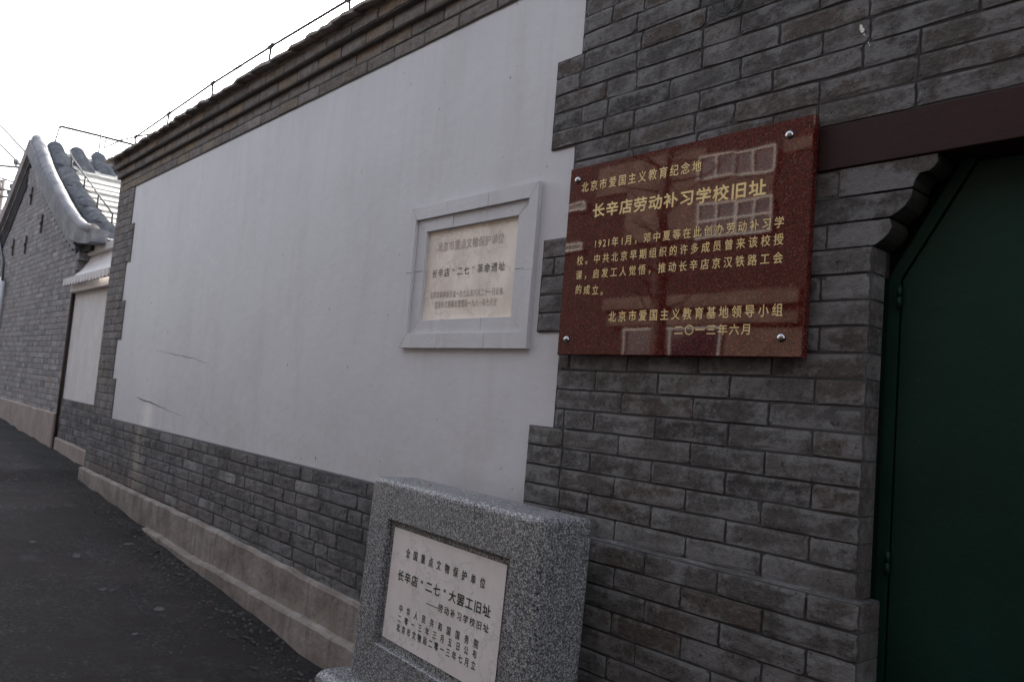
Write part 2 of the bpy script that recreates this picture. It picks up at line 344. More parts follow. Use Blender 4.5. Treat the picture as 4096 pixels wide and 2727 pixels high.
# ---------------------------------------------------------------- ground
ROADZ = [(-60, 1.9), (-30, 0.15), (-13.4, -0.775), (-10, -0.905), (-8.3, -0.955), (-8, -1.02), (-6, -1.105), (-5.3, -1.157), (-3.2, -1.275), (0, -1.44), (6, -1.62), (30, -1.9)]
def lerp_tab(tab, x):
    if x <= tab[0][0]: return tab[0][1]
    for (a, za), (b, zb) in zip(tab, tab[1:]):
        if x <= b: return za + (zb - za) * (x - a) / (b - a)
    return tab[-1][1]
def roadz(x, y):
    e = min(1.0, max(0.0, (-y) / 0.35))
    return lerp_tab(ROADZ, x) + 0.006 * (1 - e) * math.sin(x * 3.1) * math.sin(x * 7.7) + 0.004 * (1 - e) * math.sin(x * 31) * math.sin(x * 17.3) + 0.006 * math.sin(x * 2.3 + y * 3.7) + 0.004 * math.sin(x * 9.3 - y * 5.1)
def grid_mb(xs, ys, zf):
    mb = MB(); nx, ny = len(xs), len(ys)
    v = [(x, y, zf(x, y)) for x in xs for y in ys]
    f = [(i * ny + j, (i + 1) * ny + j, (i + 1) * ny + j + 1, i * ny + j + 1) for i in range(nx - 1) for j in range(ny - 1)]
    mb.add(v, f); return mb
xs = [-60 + 2 * i for i in range(20)] + [-20 + 0.08 * i for i in range(270)] + [1.6 + 2 * i for i in range(15)]
ys = [-8.2, -7, -6, -5, -4] + [-3.5 + 0.08 * i for i in range(46)] + [0.3]
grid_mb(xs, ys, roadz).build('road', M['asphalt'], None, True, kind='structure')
g = MB(); g.add([(-400, -400, -0), (400, -400, -0), (400, 400, -0), (-400, 400, -0)], [(0, 1, 2, 3)])
g.v = [(x, y, -2.6) for x, y, z in g.v]; g.build('ground', M['asphalt'], None, kind='structure')

# ---------------------------------------------------------------- bricks
CH = 0.0687; Z0 = -0.42
def brick_geo(w_, h_, rnd, dep=0.05):
    """verts, faces, rim for a brick: lower left front corner at the origin, front at y=0, slightly dressed edges"""
    nx = 5 if w_ > 0.17 else 4; nz = 3
    c = min(0.011, w_ * 0.2)
    gx = [0, c] + [c + (w_ - 2 * c) * i / (nx - 2) for i in range(1, nx - 2)] + [w_ - c, w_]
    gz = [0, c, h_ / 2, h_ - c, h_]
    v = []; rim = []; NX, NZ = len(gx), len(gz)
    for i, x in enumerate(gx):
        for j, z in enumerate(gz):
            edge = i in (0, NX - 1) or j in (0, NZ - 1); corner = i in (0, NX - 1) and j in (0, NZ - 1)
            y = (0.0014 if edge else 0.0) + (0.0025 if corner else 0) + rnd.uniform(-0.0011, 0.0011)
            if corner and rnd.random() < 0.13:
                q = rnd.uniform(0.003, 0.010); v.append((x + (q if i == 0 else -q), y + 0.002, z + (q * .6 if j == 0 else -q * .6))); rim.append(0.6)
            elif edge:
                dx = rnd.uniform(-0.0034, 0.0014); dz = rnd.uniform(-0.0026, 0.0014)
                v.append((x + (dx if i else -dx), y, z + (dz if j else -dz))); rim.append(1.0)
            else:
                v.append((x + rnd.uniform(-0.002, 0.002), y, z + rnd.uniform(-0.002, 0.002)))
                rim.append(0.75 if (i in (1, NX - 2) or j in (1, NZ - 2)) and rnd.random() < 0.6 else 0.0)
    f = [(i * NZ + j, (i + 1) * NZ + j, (i + 1) * NZ + j + 1, i * NZ + j + 1) for i in range(NX - 1) for j in range(NZ - 1)]
    loop = [i * NZ for i in range(NX)] + [(NX - 1) * NZ + j for j in range(1, NZ)] + [i * NZ + NZ - 1 for i in range(NX - 2, -1, -1)] + [j for j in range(NZ - 2, 0, -1)]
    b = len(v)
    for k in loop: v.append((v[k][0], dep, v[k][2])); rim.append(1.0)
    for a in range(len(loop)):
        c2 = (a + 1) % len(loop); f.append((loop[a], b + a, b + c2, loop[c2]))
    return v, f, rim
CACHE = {}
def brick_mesh(w_, h_, mat, var):
    key = (round(w_ / 0.012), round(h_ / 0.004), mat.name, var)
    if key not in CACHE:
        rr = random.Random(str(key)); v, f, rim = brick_geo(w_, h_, rr)
        mb = MB(); mb.add(v, f, rim); CACHE[key] = (mb.mesh('brick', mat), w_, h_)
    return CACHE[key]
def lay_bricks(parent, specs, mat, limit, stuff_name='brick_courses', g_=0.0034):
    """specs: (x0,x1,z0,z1,y,mat or None). The limit that show largest become parts, the rest one joined part"""
    if mat.name != 'far_grey_brick':      # the dark line scored into the pointing, under and beside each brick
        mb = MB()
        for s in specs:
            x0, x1, z0, z1, y = s[:5]; yb = y + 0.0026; w_ = 0.0013 * (g_ / 0.0034)
            n_ = 4; v = []
            for i in range(n_ + 1):
                x = x0 + (x1 - x0) * i / n_; dz = R_.uniform(-.0008, .0008) if 0 < i < n_ else 0; ww = w_ * R_.uniform(0.6, 1.35)
                v += [(x, yb, z0 - ww + dz), (x, yb, z0 + ww + dz)]
            mb.add(v, [(2 * i, 2 * i + 2, 2 * i + 3, 2 * i + 1) for i in range(n_)])
            ww = w_ * R_.uniform(0.7, 1.4); dx = R_.uniform(-.0012, .0012)
            mb.add([(x0 + dx - ww, yb + .0001, z0), (x0 + dx + ww, yb + .0001, z0), (x0 - dx + ww, yb + .0001, z1), (x0 - dx - ww, yb + .0001, z1)], [(0, 1, 2, 3)])
        mb.build('scored_joints', M['score'], parent, kind='stuff')
    ranked = []
    for s in specs:
        p = project((s[0] + s[1]) / 2, s[4], (s[2] + s[3]) / 2); vis = 0
        if p and -150 < p[0] < 4250 and -150 < p[1] < 2880: vis = 1.0 / p[2]
        if s[5:] and s[5] == 'hide': vis = 0
        ranked.append((vis, s))
    ranked.sort(key=lambda t: -t[0])
    ind = [s for v, s in ranked[:limit] if v > 0]; rest = [s for v, s in ranked[:limit] if v <= 0] + [s for v, s in ranked[limit:]]
    off = world_of(parent)
    for s in ind:
        x0, x1, z0, z1, y = s[:5]; w_, h_ = x1 - x0 - 2 * g_, z1 - z0 - 2 * g_
        me, bw, bh = brick_mesh(w_, h_, mat, R_.randrange(7))
        o = bpy.data.objects.new('brick', me); sc.collection.objects.link(o); o.parent = parent
        o.location = Vector((x0 + g_ + R_.uniform(-.001, .001), y + R_.uniform(-0.0028, 0.0012), z0 + g_)) - off
        o.scale = (w_ / bw, 1, h_ / bh); o.rotation_euler = (R_.uniform(-0.012, 0.012), R_.uniform(-0.006, 0.006), R_.uniform(-0.007, 0.007))
    if rest:
        mb = MB()
        for s in rest:
            x0, x1, z0, z1, y = s[:5]; w_, h_ = x1 - x0 - 2 * g_, z1 - z0 - 2 * g_
            v, f, rim = brick_geo(w_, h_, R_); dy = R_.uniform(-0.0012, 0.0012)
            mb.cur = R_.uniform(0.001, 0.999)
            mb.add([(a + x0 + g_, b + y + dy, c + z0 + g_) for a, b, c in v], f, rim)
        mb.build(stuff_name, mat, parent, kind='stuff')
def course(x0, x1, lens, start=0.0, jit=0.008, snap=True):
    """joints between x0 and x1 counted from x1 leftwards with the cycle lens"""
    xs_ = [x1]; x = x1 + start; i = 0
    while True:
        x -= lens[i % len(lens)] + R_.uniform(-jit, jit); i += 1
        if x < x0 + 0.045: break
        if x < x1 - 0.04: xs_.append(x)
    xs_.append(x0); xs_.reverse(); return list(zip(xs_[:-1], xs_[1:]))
def bed(mb, x0, x1, z0, z1, y, dep=0.05):
    mb.add([(x0, y, z0), (x1, y, z0), (x1, y, z1), (x0, y, z1), (x0, y + dep, z0), (x1, y + dep, z0), (x1, y + dep, z1), (x0, y + dep, z1)],
           [(0, 1, 2, 3), (0, 4, 5, 1), (1, 5, 6, 2), (2, 6, 7, 3), (3, 7, 4, 0)])

# ======================================================= the long wall with the painted panel
XL = -8.05; PXR = [-2.03, -2.155]; PXL = [-7.56, -7.455]
def rx(k):   # right edge of the painted panel in course k (0 just above the plinth)
    return PXR[1] if (k // 5) % 2 == 0 else PXR[0]
def lx(k):
    return PXL[1] if (k // 5) % 2 == 0 else PXL[0]
wall = empty('courtyard_wall', (-5, 0.1, -1.1), 'long grey brick wall with a big lilac white painted panel between toothed brick ends', 'wall')
spec = []; mo = MB()
S, H = 0.262, 0.132
for k in range(30):
    z = Z0 + k * CH
    spec += [(a, b, z, z + CH, 0.0) for a, b in course(XL, lx(k), [0.19, 0.13, 0.17] if k % 2 else [0.13, 0.2, 0.2])]
    bed(mo, XL, lx(k), z, z + CH, 0.0032)
lay_bricks(wall, spec, M['brick_pier'], 40, 'pier_courses'); spec = []
for k in (30, 31):
    z = Z0 + k * CH
    spec += [(a, b, z, z + CH, 0.0) for a, b in course(XL, -2.03, [S], 0.13 * (k % 2))]
    bed(mo, XL, -2.03, z, z + CH, 0.0032)
lay_bricks(wall, spec, M['brick_warm'], 30, 'brick_courses', 0.005)
spec = []
for k, (zz, yy, hh) in enumerate([(Z0 + 32 * CH + 0.0, -0.028, 0.072), (Z0 + 32 * CH + 0.077, -0.058, 0.064)]):
    xl = XL - 0.02 - 0.04 * k
    spec += [(a, b, zz, zz + hh, yy) for a, b in course(xl, -2.03, [S], 0.14 * k + 0.02)]
    bed(mo, xl, -2.03, zz - 0.004, zz + hh + 0.004, yy + 0.0035, 0.14)
lay_bricks(wall, spec, M['brick_warm'], 50, 'cornice_courses', 0.006)
mo.build('mortar', M['mortar_warm'], wall)
# eave tiles on top of the corbels
zt = Z0 + 32 * CH + 0.143
x = XL - 0.16; i = 0
while x < -2.0:
    L_ = R_.uniform(0.19, 0.27)
    mb = MB(); n_ = 5; yf = -0.112 + R_.uniform(-0.006, 0.006); tilt = 0.011 + R_.uniform(-.004, .005)
    prof = []
    for j in range(n_ + 1):
        t = j / n_; prof.append((x - 0.03 + (L_ + 0.06) * t, zt + 0.003 + tilt * (1 - t) + 0.007 * math.sin(math.pi * t) + R_.uniform(-0.0015, 0.0015)))
    v = []
    for (px, pz) in prof:
        fy = yf + R_.uniform(-0.006, 0.006)
        v += [(px, fy, pz), (px, fy + 0.003, pz + 0.021 + R_.uniform(-.004, .004)), (px, 0.05, pz + 0.055), (px, 0.05, pz + 0.02)]
    f = [(0, 3, 2, 1), (n_ * 4, n_ * 4 + 1, n_ * 4 + 2, n_ * 4 + 3)]
    for j in range(n_):
        for a in range(4):
            b = (a + 1) % 4; f.append((j * 4 + a, j * 4 + b, (j + 1) * 4 + b, (j + 1) * 4 + a))
    mb.add(v, f); mb.build('eave_tile', M['tile'], wall)
    x += L_; i += 1
mb = MB(); mb.prism([(XL - 0.10, zt - 0.0), (-2.0, zt), (-2.0, zt + 0.05), (XL - 0.10, zt + 0.05)], -0.05, 0.05)
b0 = len(mb.v); mb.add([(XL - .1, 0.05, zt - .2), (-2, 0.05, zt - .2), (-2, 0.3, zt - .2), (XL - .1, 0.3, zt - .2), (XL - .1, 0.05, zt + .055), (-2, .05, zt + .055), (-2, .3, zt + .12), (XL - .1, .3, zt + .12)],
                       [(0, 1, 5, 4), (1, 2, 6, 5), (2, 3, 7, 6), (3, 0, 4, 7), (4, 5, 6, 7)])
mb.build('coping', M['tile'], wall)
# core
mb = MB(); mb.box(XL + 0.01, -2.0, 0.045, 0.30, -1.6, zt - 0.01); mb.build('wall_core', M['mortar_warm'], wall)
# painted panel, toothed outline with a slightly ragged edge
def ragged(p, q, step, amp):
    p = Vector(p); q = Vector(q); n_ = max(1, int((q - p).length / step)); d = (q - p).normalized(); nn_ = Vector((-d.y, d.x))
    return [p + (q - p) * (i / n_) + (nn_ * R_.uniform(-amp, amp) if i else Vector((0, 0))) for i in range(n_)]
zt0 = Z0 + 30 * CH
HX0, HX1, HZ0, HZ1 = -2.975, -2.255, 0.245, 0.800     # opening filled by the plaque frame
def run(corners): 
    out = []
    for a, b in zip(corners, corners[1:]): out += ragged(a, b, 0.03, 0.0016)
    return out + [Vector(corners[-1])]
right = [(rx(0), Z0 + 0.001)]
for k in range(5, 30, 5): right += [(rx(k - 1), Z0 + k * CH), (rx(k), Z0 + k * CH)]
right.append((rx(29), zt0))
left = [(lx(29), zt0)]
for k in range(25, 0, -5): left += [(lx(k), Z0 + k * CH), (lx(k - 1), Z0 + k * CH)]
left.append((lx(0), Z0 + 0.001))
def poly(p): pm.add([(q.x, 0.0085, q.y) for q in p] , [tuple(range(len(p)))])
pm = MB()
poly([Vector((HX0, Z0 + .001))] + [Vector((HX0, zt0))] + run(left))
poly([Vector((HX1, zt0)), Vector((HX1, Z0 + .001))] + run(right))
poly([Vector(p) for p in ((HX0, HZ1), (HX1, HZ1), (HX1, zt0), (HX0, zt0))])
poly([Vector(p) for p in ((HX0, Z0 + .001), (HX1, Z0 + .001), (HX1, HZ0), (HX0, HZ0))])
for c in (run(right), run(left), [Vector((HX0, zt0)), Vector((HX0, zt0))]):
    pm.add([(q.x, 0.0085, q.y) for q in c] + [(q.x, 0.044, q.y) for q in c], [(i, i + len(c), i + 1 + len(c), i + 1) for i in range(len(c) - 1)])
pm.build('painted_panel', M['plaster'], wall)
# cracks and scuffs on the panel
def ribbon(mb, pts_, w0, y):
    v = []; n2 = len(pts_)
    for i, (px, pz) in enumerate(pts_):
        t = i / (n2 - 1); w_ = w0 * (0.25 + math.sin(math.pi * min(1, t * 1.15 + 0.08))) * R_.uniform(0.6, 1.2) / 2
        v += [(px, y, pz - w_), (px, y, pz + w_)]
    mb.add(v, [(2 * i, 2 * i + 2, 2 * i + 3, 2 * i + 1) for i in range(n2 - 1)])
def pl(px, py, y=0.0):      # photo pixel -> x,z on the vertical plane at depth y (used for survey points only)
    d = Vector(((px - 2048) / 3186, (py - 1363.5) / 3186, 1.0))
    w_ = CR * d.x + CD * d.y + CF; t = (2.0 + y) / w_.y
    return w_.x * t, w_.z * t
def curve_pts(pp, n_, y, amp=0.003):
    q = [pl(*p, y) for p in pp]; out = []
    for i in range(len(q) - 1):
        for j in range(n_): t = j / n_; out.append((q[i][0] + (q[i + 1][0] - q[i][0]) * t, q[i][1] + (q[i + 1][1] - q[i][1]) * t + R_.uniform(-amp, amp)))
    return out + [q[-1]]
for pp, w_ in (([(547, 1588), (575, 1602), (600, 1608), (660, 1635), (728, 1663)], 0.0075), ([(626, 1400), (700, 1418), (765, 1430), (830, 1455), (878, 1507)], 0.003)):
    mb = MB(); ribbon(mb, curve_pts(pp, 6, 0.008), w_, 0.0075); mb.build('crack', M['crack'], wall)
mb = MB()
for (px, py, r) in [(1617, 293, 4), (1758, 437, 4), (1132, 1021, 4), (606, 1213, 4), (671, 1332, 4), (2005, 1873, 6), (1262, 1832, 7), (862, 1655, 3), (1045, 300, 3), (2068, 265, 4), (905, 560, 3), (862, 1715, 3), (1780, 333, 4), (565, 1388, 3), (2000, 1600, 3), (1380, 1200, 2)]:
    cx, cz = pl(px, py, 0.008); s_ = r / 3186 * 2.2 * (abs(cx) / 2.2)
    mb.add([(cx + s_ * 0.5 * math.cos(a), 0.0076, cz + s_ * math.sin(a) * R_.uniform(0.6, 1.5)) for a in [i * math.pi / 3 for i in range(6)]], [(0, 1, 2, 3, 4, 5)])
mb.build('scuff_marks', M['crack'], wall, kind='stuff')
# brick plinth under the panel, slightly proud
spec = []; mo = MB()
for k in range(-8, 0):
    z = Z0 + k * CH
    pat = [0.262, 0.262, 0.135] if k % 2 else [0.262, 0.135, 0.255]
    spec += [(a, b, z, z + CH, -0.03) for a, b in course(-8.01, -2.1, pat, 0.09 * ((k * 5) % 4), 0.012)]
    bed(mo, -8.01, -2.1, z, z + CH, -0.0268, 0.07)
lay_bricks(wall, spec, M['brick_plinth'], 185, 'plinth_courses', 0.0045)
mo.build('mortar', M['mortar'], wall)
# cement skirting and its lower step
def skirt(tab, y, xs_, zbot, mat, name, parent, cham=0.012, yb=None):
    yb = y + 0.06 if yb is None else yb
    mb = MB(); v = []
    for i, x in enumerate(xs_):
        z = lerp_tab(tab, x) + R_.uniform(-0.005, 0.005); yy = y + R_.uniform(-0.003, 0.003)
        v += [(x, yy + 0.004, zbot), (x, yy, (z + zbot) / 2), (x, yy, z - cham), (x, yy + cham * 0.7, z), (x, yb, z + 0.004)]
    f = []
    for i in range(len(xs_) - 1):
        for a in range(4): f.append((i * 5 + a, (i + 1) * 5 + a, (i + 1) * 5 + a + 1, i * 5 + a + 1))
    f += [(4, 3, 2, 1, 0), tuple((len(xs_) - 1) * 5 + a for a in range(5))]
    mb.add(v, f); return mb.build(name, mat, parent, False)
top1 = [(-8.1, -0.903), (-4.9, -0.912), (-3.1, -0.951), (-2.0, -0.975)]
skirt(top1, -0.062, [-8.02 + 0.12 * i for i in range(50)], -1.7, M['concrete'], 'cement_skirting', wall)
top2 = [(-6.05, -1.10), (-5.8, -1.098), (-5.3, -1.118), (-3.1, -1.123), (-2.0, -1.14)]
skirt(top2, -0.105, [-6.0 + 0.12 * i for i in range(34)], -1.8, M['concrete'], 'cement_step', wall, 0.01, -0.055)
# the plinth's reflected sunlight streak sits in its brick colour
mb = MB()

# ======================================================= gate wall on the right
gw = empty('gate_wall', (-1.4, 0.1, -1.4), 'grey brick gate pier wall rising at the right, carrying the red plaque and lintel', 'wall')
XA = -0.92
spec = []; mo = MB()
for k in range(0, 16):
    z = Z0 + k * CH; z1 = z + CH if k < 15 else 0.688; xr = XA; x0 = rx(k)
    if k >= 13: xr = None
    cyc = [0.274, 0.247, 0.285, 0.262] if k % 2 == 0 else [0.135, 0.262, 0.262, 0.262]
    if xr is None:
        xe = {13: -0.868, 14: -0.826, 15: -0.775}[k]
        # dressed corbel bricks are built below; ordinary ones stop short of them
        xr = {13: -1.045, 14: -1.18, 15: -1.02}[k]
        cyc = [0.262]
    spec += [(a, b, z, z1, 0.0) for a, b in course(x0, xr, cyc)]
    bed(mo, x0, xr if k >= 13 else XA - 0.002, z, z1, 0.0032)
for k in range(16, 36):
    z = Z0 + k * CH; x0 = rx(k) if k < 30 else -2.03
    if k == 16 or k == 17:
        # beside and above the lintel end
        za = 0.688 if k == 16 else 0.688 + 0.0643; zb = 0.688 + 0.0643 if k == 16 else 0.8166
        spec += [(a, b, za, zb, 0.0) for a, b in course(x0, -1.083, [0.262], 0.1 * (k % 2))]
        bed(mo, x0, -1.083, za, zb, 0.0032); continue
    cyc = [0.262, 0.262, 0.14, 0.262] if k % 2 == 0 else [0.262, 0.14, 0.262, 0.262]
    cyc = [0.262, 0.262, 0.262, 0.135] if k % 3 == 0 else cyc
    spec += [(a, b, z, z + CH, 0.0) for a, b in course(x0, -0.30, cyc, 0.13 * (k % 2))]
    bed(mo, x0, -0.30, z, z + CH, 0.0032)
for k in range(-17, 0):
    z = Z0 + k * CH
    cyc = [0.258, 0.262, 0.262, 0.262] if k % 2 == 0 else [0.135, 0.262, 0.262, 0.262]
    spec += [(a, b, z, z + CH, -0.035) for a, b in course(-2.099, -0.895, cyc)]
    bed(mo, -2.099, -0.897, z, z + CH, -0.0318, 0.08)
lay_bricks(gw, spec, M['brick'], 290)
mo.build('mortar', M['mortar'], gw)
# return of the pier (the side face towards the gate)
mo = MB()
for k in range(-17, 13):
    z = Z0 + k * CH; low = k < 0; xx = -0.895 if low else XA; ya = -0.030 if low else 0.004
    mb_ = MB(); c = 0.004; g_ = 0.003
    v = [(xx + .001, ya + 0.002, z + g_), (xx + .001, 0.075, z + g_), (xx + .001, 0.075, z + CH - g_), (xx + .001, ya + 0.002, z + CH - g_),
         (xx - 0.03, ya + 0.002, z + g_), (xx - 0.03, 0.075, z + g_), (xx - 0.03, 0.075, z + CH - g_), (xx - 0.03, ya + 0.002, z + CH - g_)]
    mo.cur = R_.random(); mo.add(v, [(0, 1, 2, 3), (0, 4, 5, 1), (2, 6, 7, 3), (1, 5, 6, 2), (3, 7, 4, 0)])
mo.build('return_courses', M['brick'], gw, kind='stuff')
mb = MB(); mb.box(-2.0, XA - 0.006, 0.048, 0.12, Z0, 0.688); mb.box(-2.0, -0.90, 0.045, 0.12, -1.7, Z0 - 0.002); mb.box(-2.0, -0.30, 0.048, 0.3, 0.8166, 2.05)
mb.box(-2.0, -1.09, 0.049, 0.3, 0.688, 0.8166); mb.box(-2.0, -1.0, 0.12, 0.3, -1.7, 0.688)
mb.build('wall_core', M['mortar'], gw)
# bevelled ledge on top of the projecting base
mb = MB(); xs_ = [-2.1 + 0.06 * i for i in range(21)]
v = []
for x in xs_:
    x = min(x, -0.897); j = R_.uniform(-.0015, .0015); v += [(x, -0.034, Z0 - 0.012 + j), (x, -0.030, Z0 - 0.002 + j), (x, 0.004, Z0 + 0.004)]
mb.add(v, [f for i in range(20) for f in ((i * 3, i * 3 + 3, i * 3 + 4, i * 3 + 1), (i * 3 + 1, i * 3 + 4, i * 3 + 5, i * 3 + 2))]); mb.build('ledge', M['brick'], gw)
# carved corbel bricks stepping out under the lintel
profs = {13: [(-1.042, 0.476), (-0.916, 0.476), (-0.908, 0.480), (-0.895, 0.489), (-0.882, 0.502), (-0.874, 0.518), (-0.880, 0.539), (-1.042, 0.539)],
         14: [(-1.177, 0.545), (-0.878, 0.545), (-0.864, 0.553), (-0.845, 0.567), (-0.830, 0.589), (-0.827, 0.608), (-1.177, 0.608)],
         15: [(-1.017, 0.614), (-0.827, 0.614), (-0.822, 0.632), (-0.810, 0.647), (-0.791, 0.649), (-0.779, 0.657), (-0.770, 0.670), (-0.772, 0.688), (-1.017, 0.688)]}
for k, pr in profs.items():
    mb = MB(); n_ = len(pr)
    mb.add([(px, 0.0 + R_.uniform(-.001, .001), pz) for px, pz in pr] + [(px, 0.10, pz) for px, pz in pr], [tuple(range(n_))] + [(i, i + n_, (i + 1) % n_ + n_, (i + 1) % n_) for i in range(n_)],
           [1.0 if R_.random() < .5 else 0.2 for _ in pr] * 2)
    o = mb.build('carved_brick', M['brick'], gw); o.data.materials.append(M['soot'])  # side and underside faces get their shade from this near-black colour
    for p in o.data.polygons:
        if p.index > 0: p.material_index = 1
mb = MB(); mb.box(-1.18, -0.93, 0.0055, 0.09, Z0 + 13 * CH, 0.69); mb.build('mortar', M['mortar'], gw)
# rest of the wall over and beyond the gateway (mostly outside the picture)
spec = []
for k in range(18, 36):
    z = Z0 + k * CH; spec += [(a, b, z, z + CH, 0.0, 'hide') for a, b in course(-0.295, 2.9, [0.262], 0.13 * (k % 2))]
for k in range(0, 18):
    z = Z0 + k * CH; spec += [(a, b, z, z + CH - (0.0005 if k == 17 else 0), 0.0, 'hide') for a, b in course(1.5, 2.9, [0.262], 0.13 * (k % 2))]
for k in range(-18, 0):
    z = Z0 + k * CH; spec += [(a, b, z, z + CH, -0.035, 'hide') for a, b in course(1.48, 2.9, [0.262], 0.13 * (k % 2))]
lay_bricks(gw, spec, M['brick'], 0, 'outer_courses')
mb = MB(); mb.box(-0.295, 2.9, 0.006, 0.3, 0.8166, 2.05); mb.box(1.502, 2.9, 0.006, 0.3, -1.7, 0.815); mb.build('wall_core', M['mortar'], gw)
# paint splash
mb = MB()
def blob(mb, px, py, rx_, rz_, y):
    cx, cz = pl(px, py, 0); n_ = 9
    mb.add([(cx + rx_ * math.cos(a) * R_.uniform(.6, 1.2), y, cz + rz_ * math.sin(a) * R_.uniform(.6, 1.2)) for a in [i * 2 * math.pi / n_ for i in range(n_)]], [tuple(range(n_))])
for px, py, a, b in [(3446, 112, .005, .010), (3452, 125, .005, .008), (3459, 140, .002, .003), (3465, 147, .0015, .0015), (3476, 174, .0015, .003), (3480, 183, .0018, .002)]: blob(mb, px, py, a, b, -0.0032)
mb.build('paint_splash', M['splash'], gw, kind='stuff')

# lintel
lt = MB(); lt.cbox(-1.0815, 1.66, -0.004, 0.09, 0.6915, 0.8135, 0.002)
o = lt.build('lintel', M['lintel'], None); finish(o, 'dark maroon painted beam set in the brick wall over the green gate', 'lintel')
mb = MB(); mb.box(-1.081, 1.66, 0.092, 0.3, 0.70, 0.8135); 
# ======================================================= gate
gt = empty('gate', (-0.3, 0.1, -1.5), 'dark green painted sheet metal gate with cut corner, hinged in a steel frame', 'gate')
YD = 0.085
mb = MB(); mb.box(-0.938, -0.9125, YD + 0.006, YD + 0.05, -1.65, 0.404); mb.build('outer_jamb', M['green'], gt)
mb = MB()
A = [(-0.9115, -1.65), (-0.8825, -1.65), (-0.8825, 0.3985), (-0.712, 0.688), (-0.745, 0.690), (-0.9115, 0.404)]
mb.prism([A[0], A[1], A[2], A[5]], YD, YD + 0.045); mb.prism([A[5], A[2], A[3], A[4]], YD, YD + 0.045)
mb.build('frame', M['green'], gt)
leaf = [(-0.8775, -1.60), (0.30, -1.60), (0.30, 0.676), (-0.709, 0.680), (-0.8775, 0.3955)]
mb = MB(); mb.prism(leaf, YD + 0.004, YD + 0.03)
lf = mb.build('leaf', M['green'], gt)
mb = MB(); mb.prism([(0.306, -1.6), (1.46, -1.6), (1.46, 0.3955), (1.29, 0.680), (0.306, 0.676)], YD + 0.004, YD + 0.03); mb.build('leaf', M['green'], gt)
mb = MB(); mb.prism([(1.465, -1.65), (1.50, -1.65), (1.50, 0.404), (1.465, 0.3985)], YD, YD + 0.045); mb.build('frame', M['green'], gt)
for z in (0.378, -0.297, -1.0):
    mb = MB(); mb.tube([(-0.8815, YD - 0.006, z), (-0.8815, YD - 0.006, z - 0.0265)], 0.0062, 10); mb.tube([(-0.8815, YD - 0.006, z - 0.0275), (-0.8815, YD - 0.006, z - 0.055)], 0.0062, 10)
    mb.tube([(-0.8815, YD - 0.006, z + 0.002), (-0.8815, YD - 0.006, z - 0.057)], 0.004, 8); mb.build('hinge', M['green'], gt, True)
mb = MB(); mb.box(-0.99, 1.5, 0.16, 0.18, -1.7, 0.70); mb.box(-0.99, 1.5, 0.092, 0.16, 0.694, 0.70)
mb.build('backing', M['dark'], gt)

# ======================================================= red granite plaque
def text_mesh(body, size, off, ext=0.0008):
    cu = bpy.data.curves.new('inscription', 'FONT'); cu.body = body; cu.size = size; cu.offset = off; cu.extrude = ext; cu.resolution_u = 3
    o = bpy.data.objects.new('inscription', cu); sc.collection.objects.link(o)
    bpy.context.view_layer.update()
    me = bpy.data.meshes.new_from_object(o.evaluated_get(bpy.context.evaluated_depsgraph_get()))
    bpy.data.objects.remove(o); bpy.data.curves.remove(cu)
    return me
def inscription(body, xa, xb, zc0, zc1, h, frame, mat, parent, bold=0.012, wide=1.0):
    """characters spread evenly from xa to xb along a line whose middle runs zc0 -> zc1, each about h high;
    frame(u, v, d) -> scene point, u to the right, v up, d outwards"""
    ws = [0.52 if ch in '1920' else 1.0 for ch in body]; tot = sum(ws); cell = (xb - xa) / tot; cw = min(cell * 0.95, h * wide)
    x = xa
    pitch = (xb - xa - cw) / (tot - 1)
    for i, ch in enumerate(body):
        key = (ch, bold)
        me = text_mesh(ch, 1.0, 0.0, 0.0)
        vx = [v.co.x for v in me.vertices]
        zc = zc0 + (zc1 - zc0) * (i / max(1, len(body) - 1))
        cjk = ord(ch) > 0x2E80 or ch in '“”—'
        sx = cw if cjk else h * 1.0
        if ch in '“”': sx = h
        ox = 0 if ord(ch) > 0x2E80 or ch == '—' else (cw * ws[i] - (max(vx) + min(vx)) * sx) / 2
        if ch == '—': sx = pitch * 1.02 / (max(vx) - min(vx))
        u0 = x; x += pitch * ws[i]
        mb = MB(); b_ = bold * h
        for q_, (du, dv) in enumerate([(0, 0)] if bold <= 0 else [(b_, 0), (-b_, 0), (0, b_), (0, -b_)]):
            mb.add([tuple(frame(u0 + ox + v.co.x * sx + du, zc + (v.co.y - 0.37) * h * 1.12 + dv, 0.00012 * q_)) for v in me.vertices], [tuple(p.vertices) for p in me.polygons])
        mb.build('character', mat, parent); bpy.data.meshes.remove(me)
pq = empty('red_plaque', (-1.54, -0.01, 0.5), 'polished red granite plaque with gold Chinese lettering and four steel screws', 'plaque')
mb = MB()
PX0, PX1, PZ0, PZ1 = -2.003, -1.077, 0.1785, 0.8455
mb.cbox(PX0, PX1, -0.037, -0.012, PZ0, PZ1, 0.004); mb.build('slab', M['red'], pq)
fr = lambda u, v, d: (u, -0.0378 - d, v)
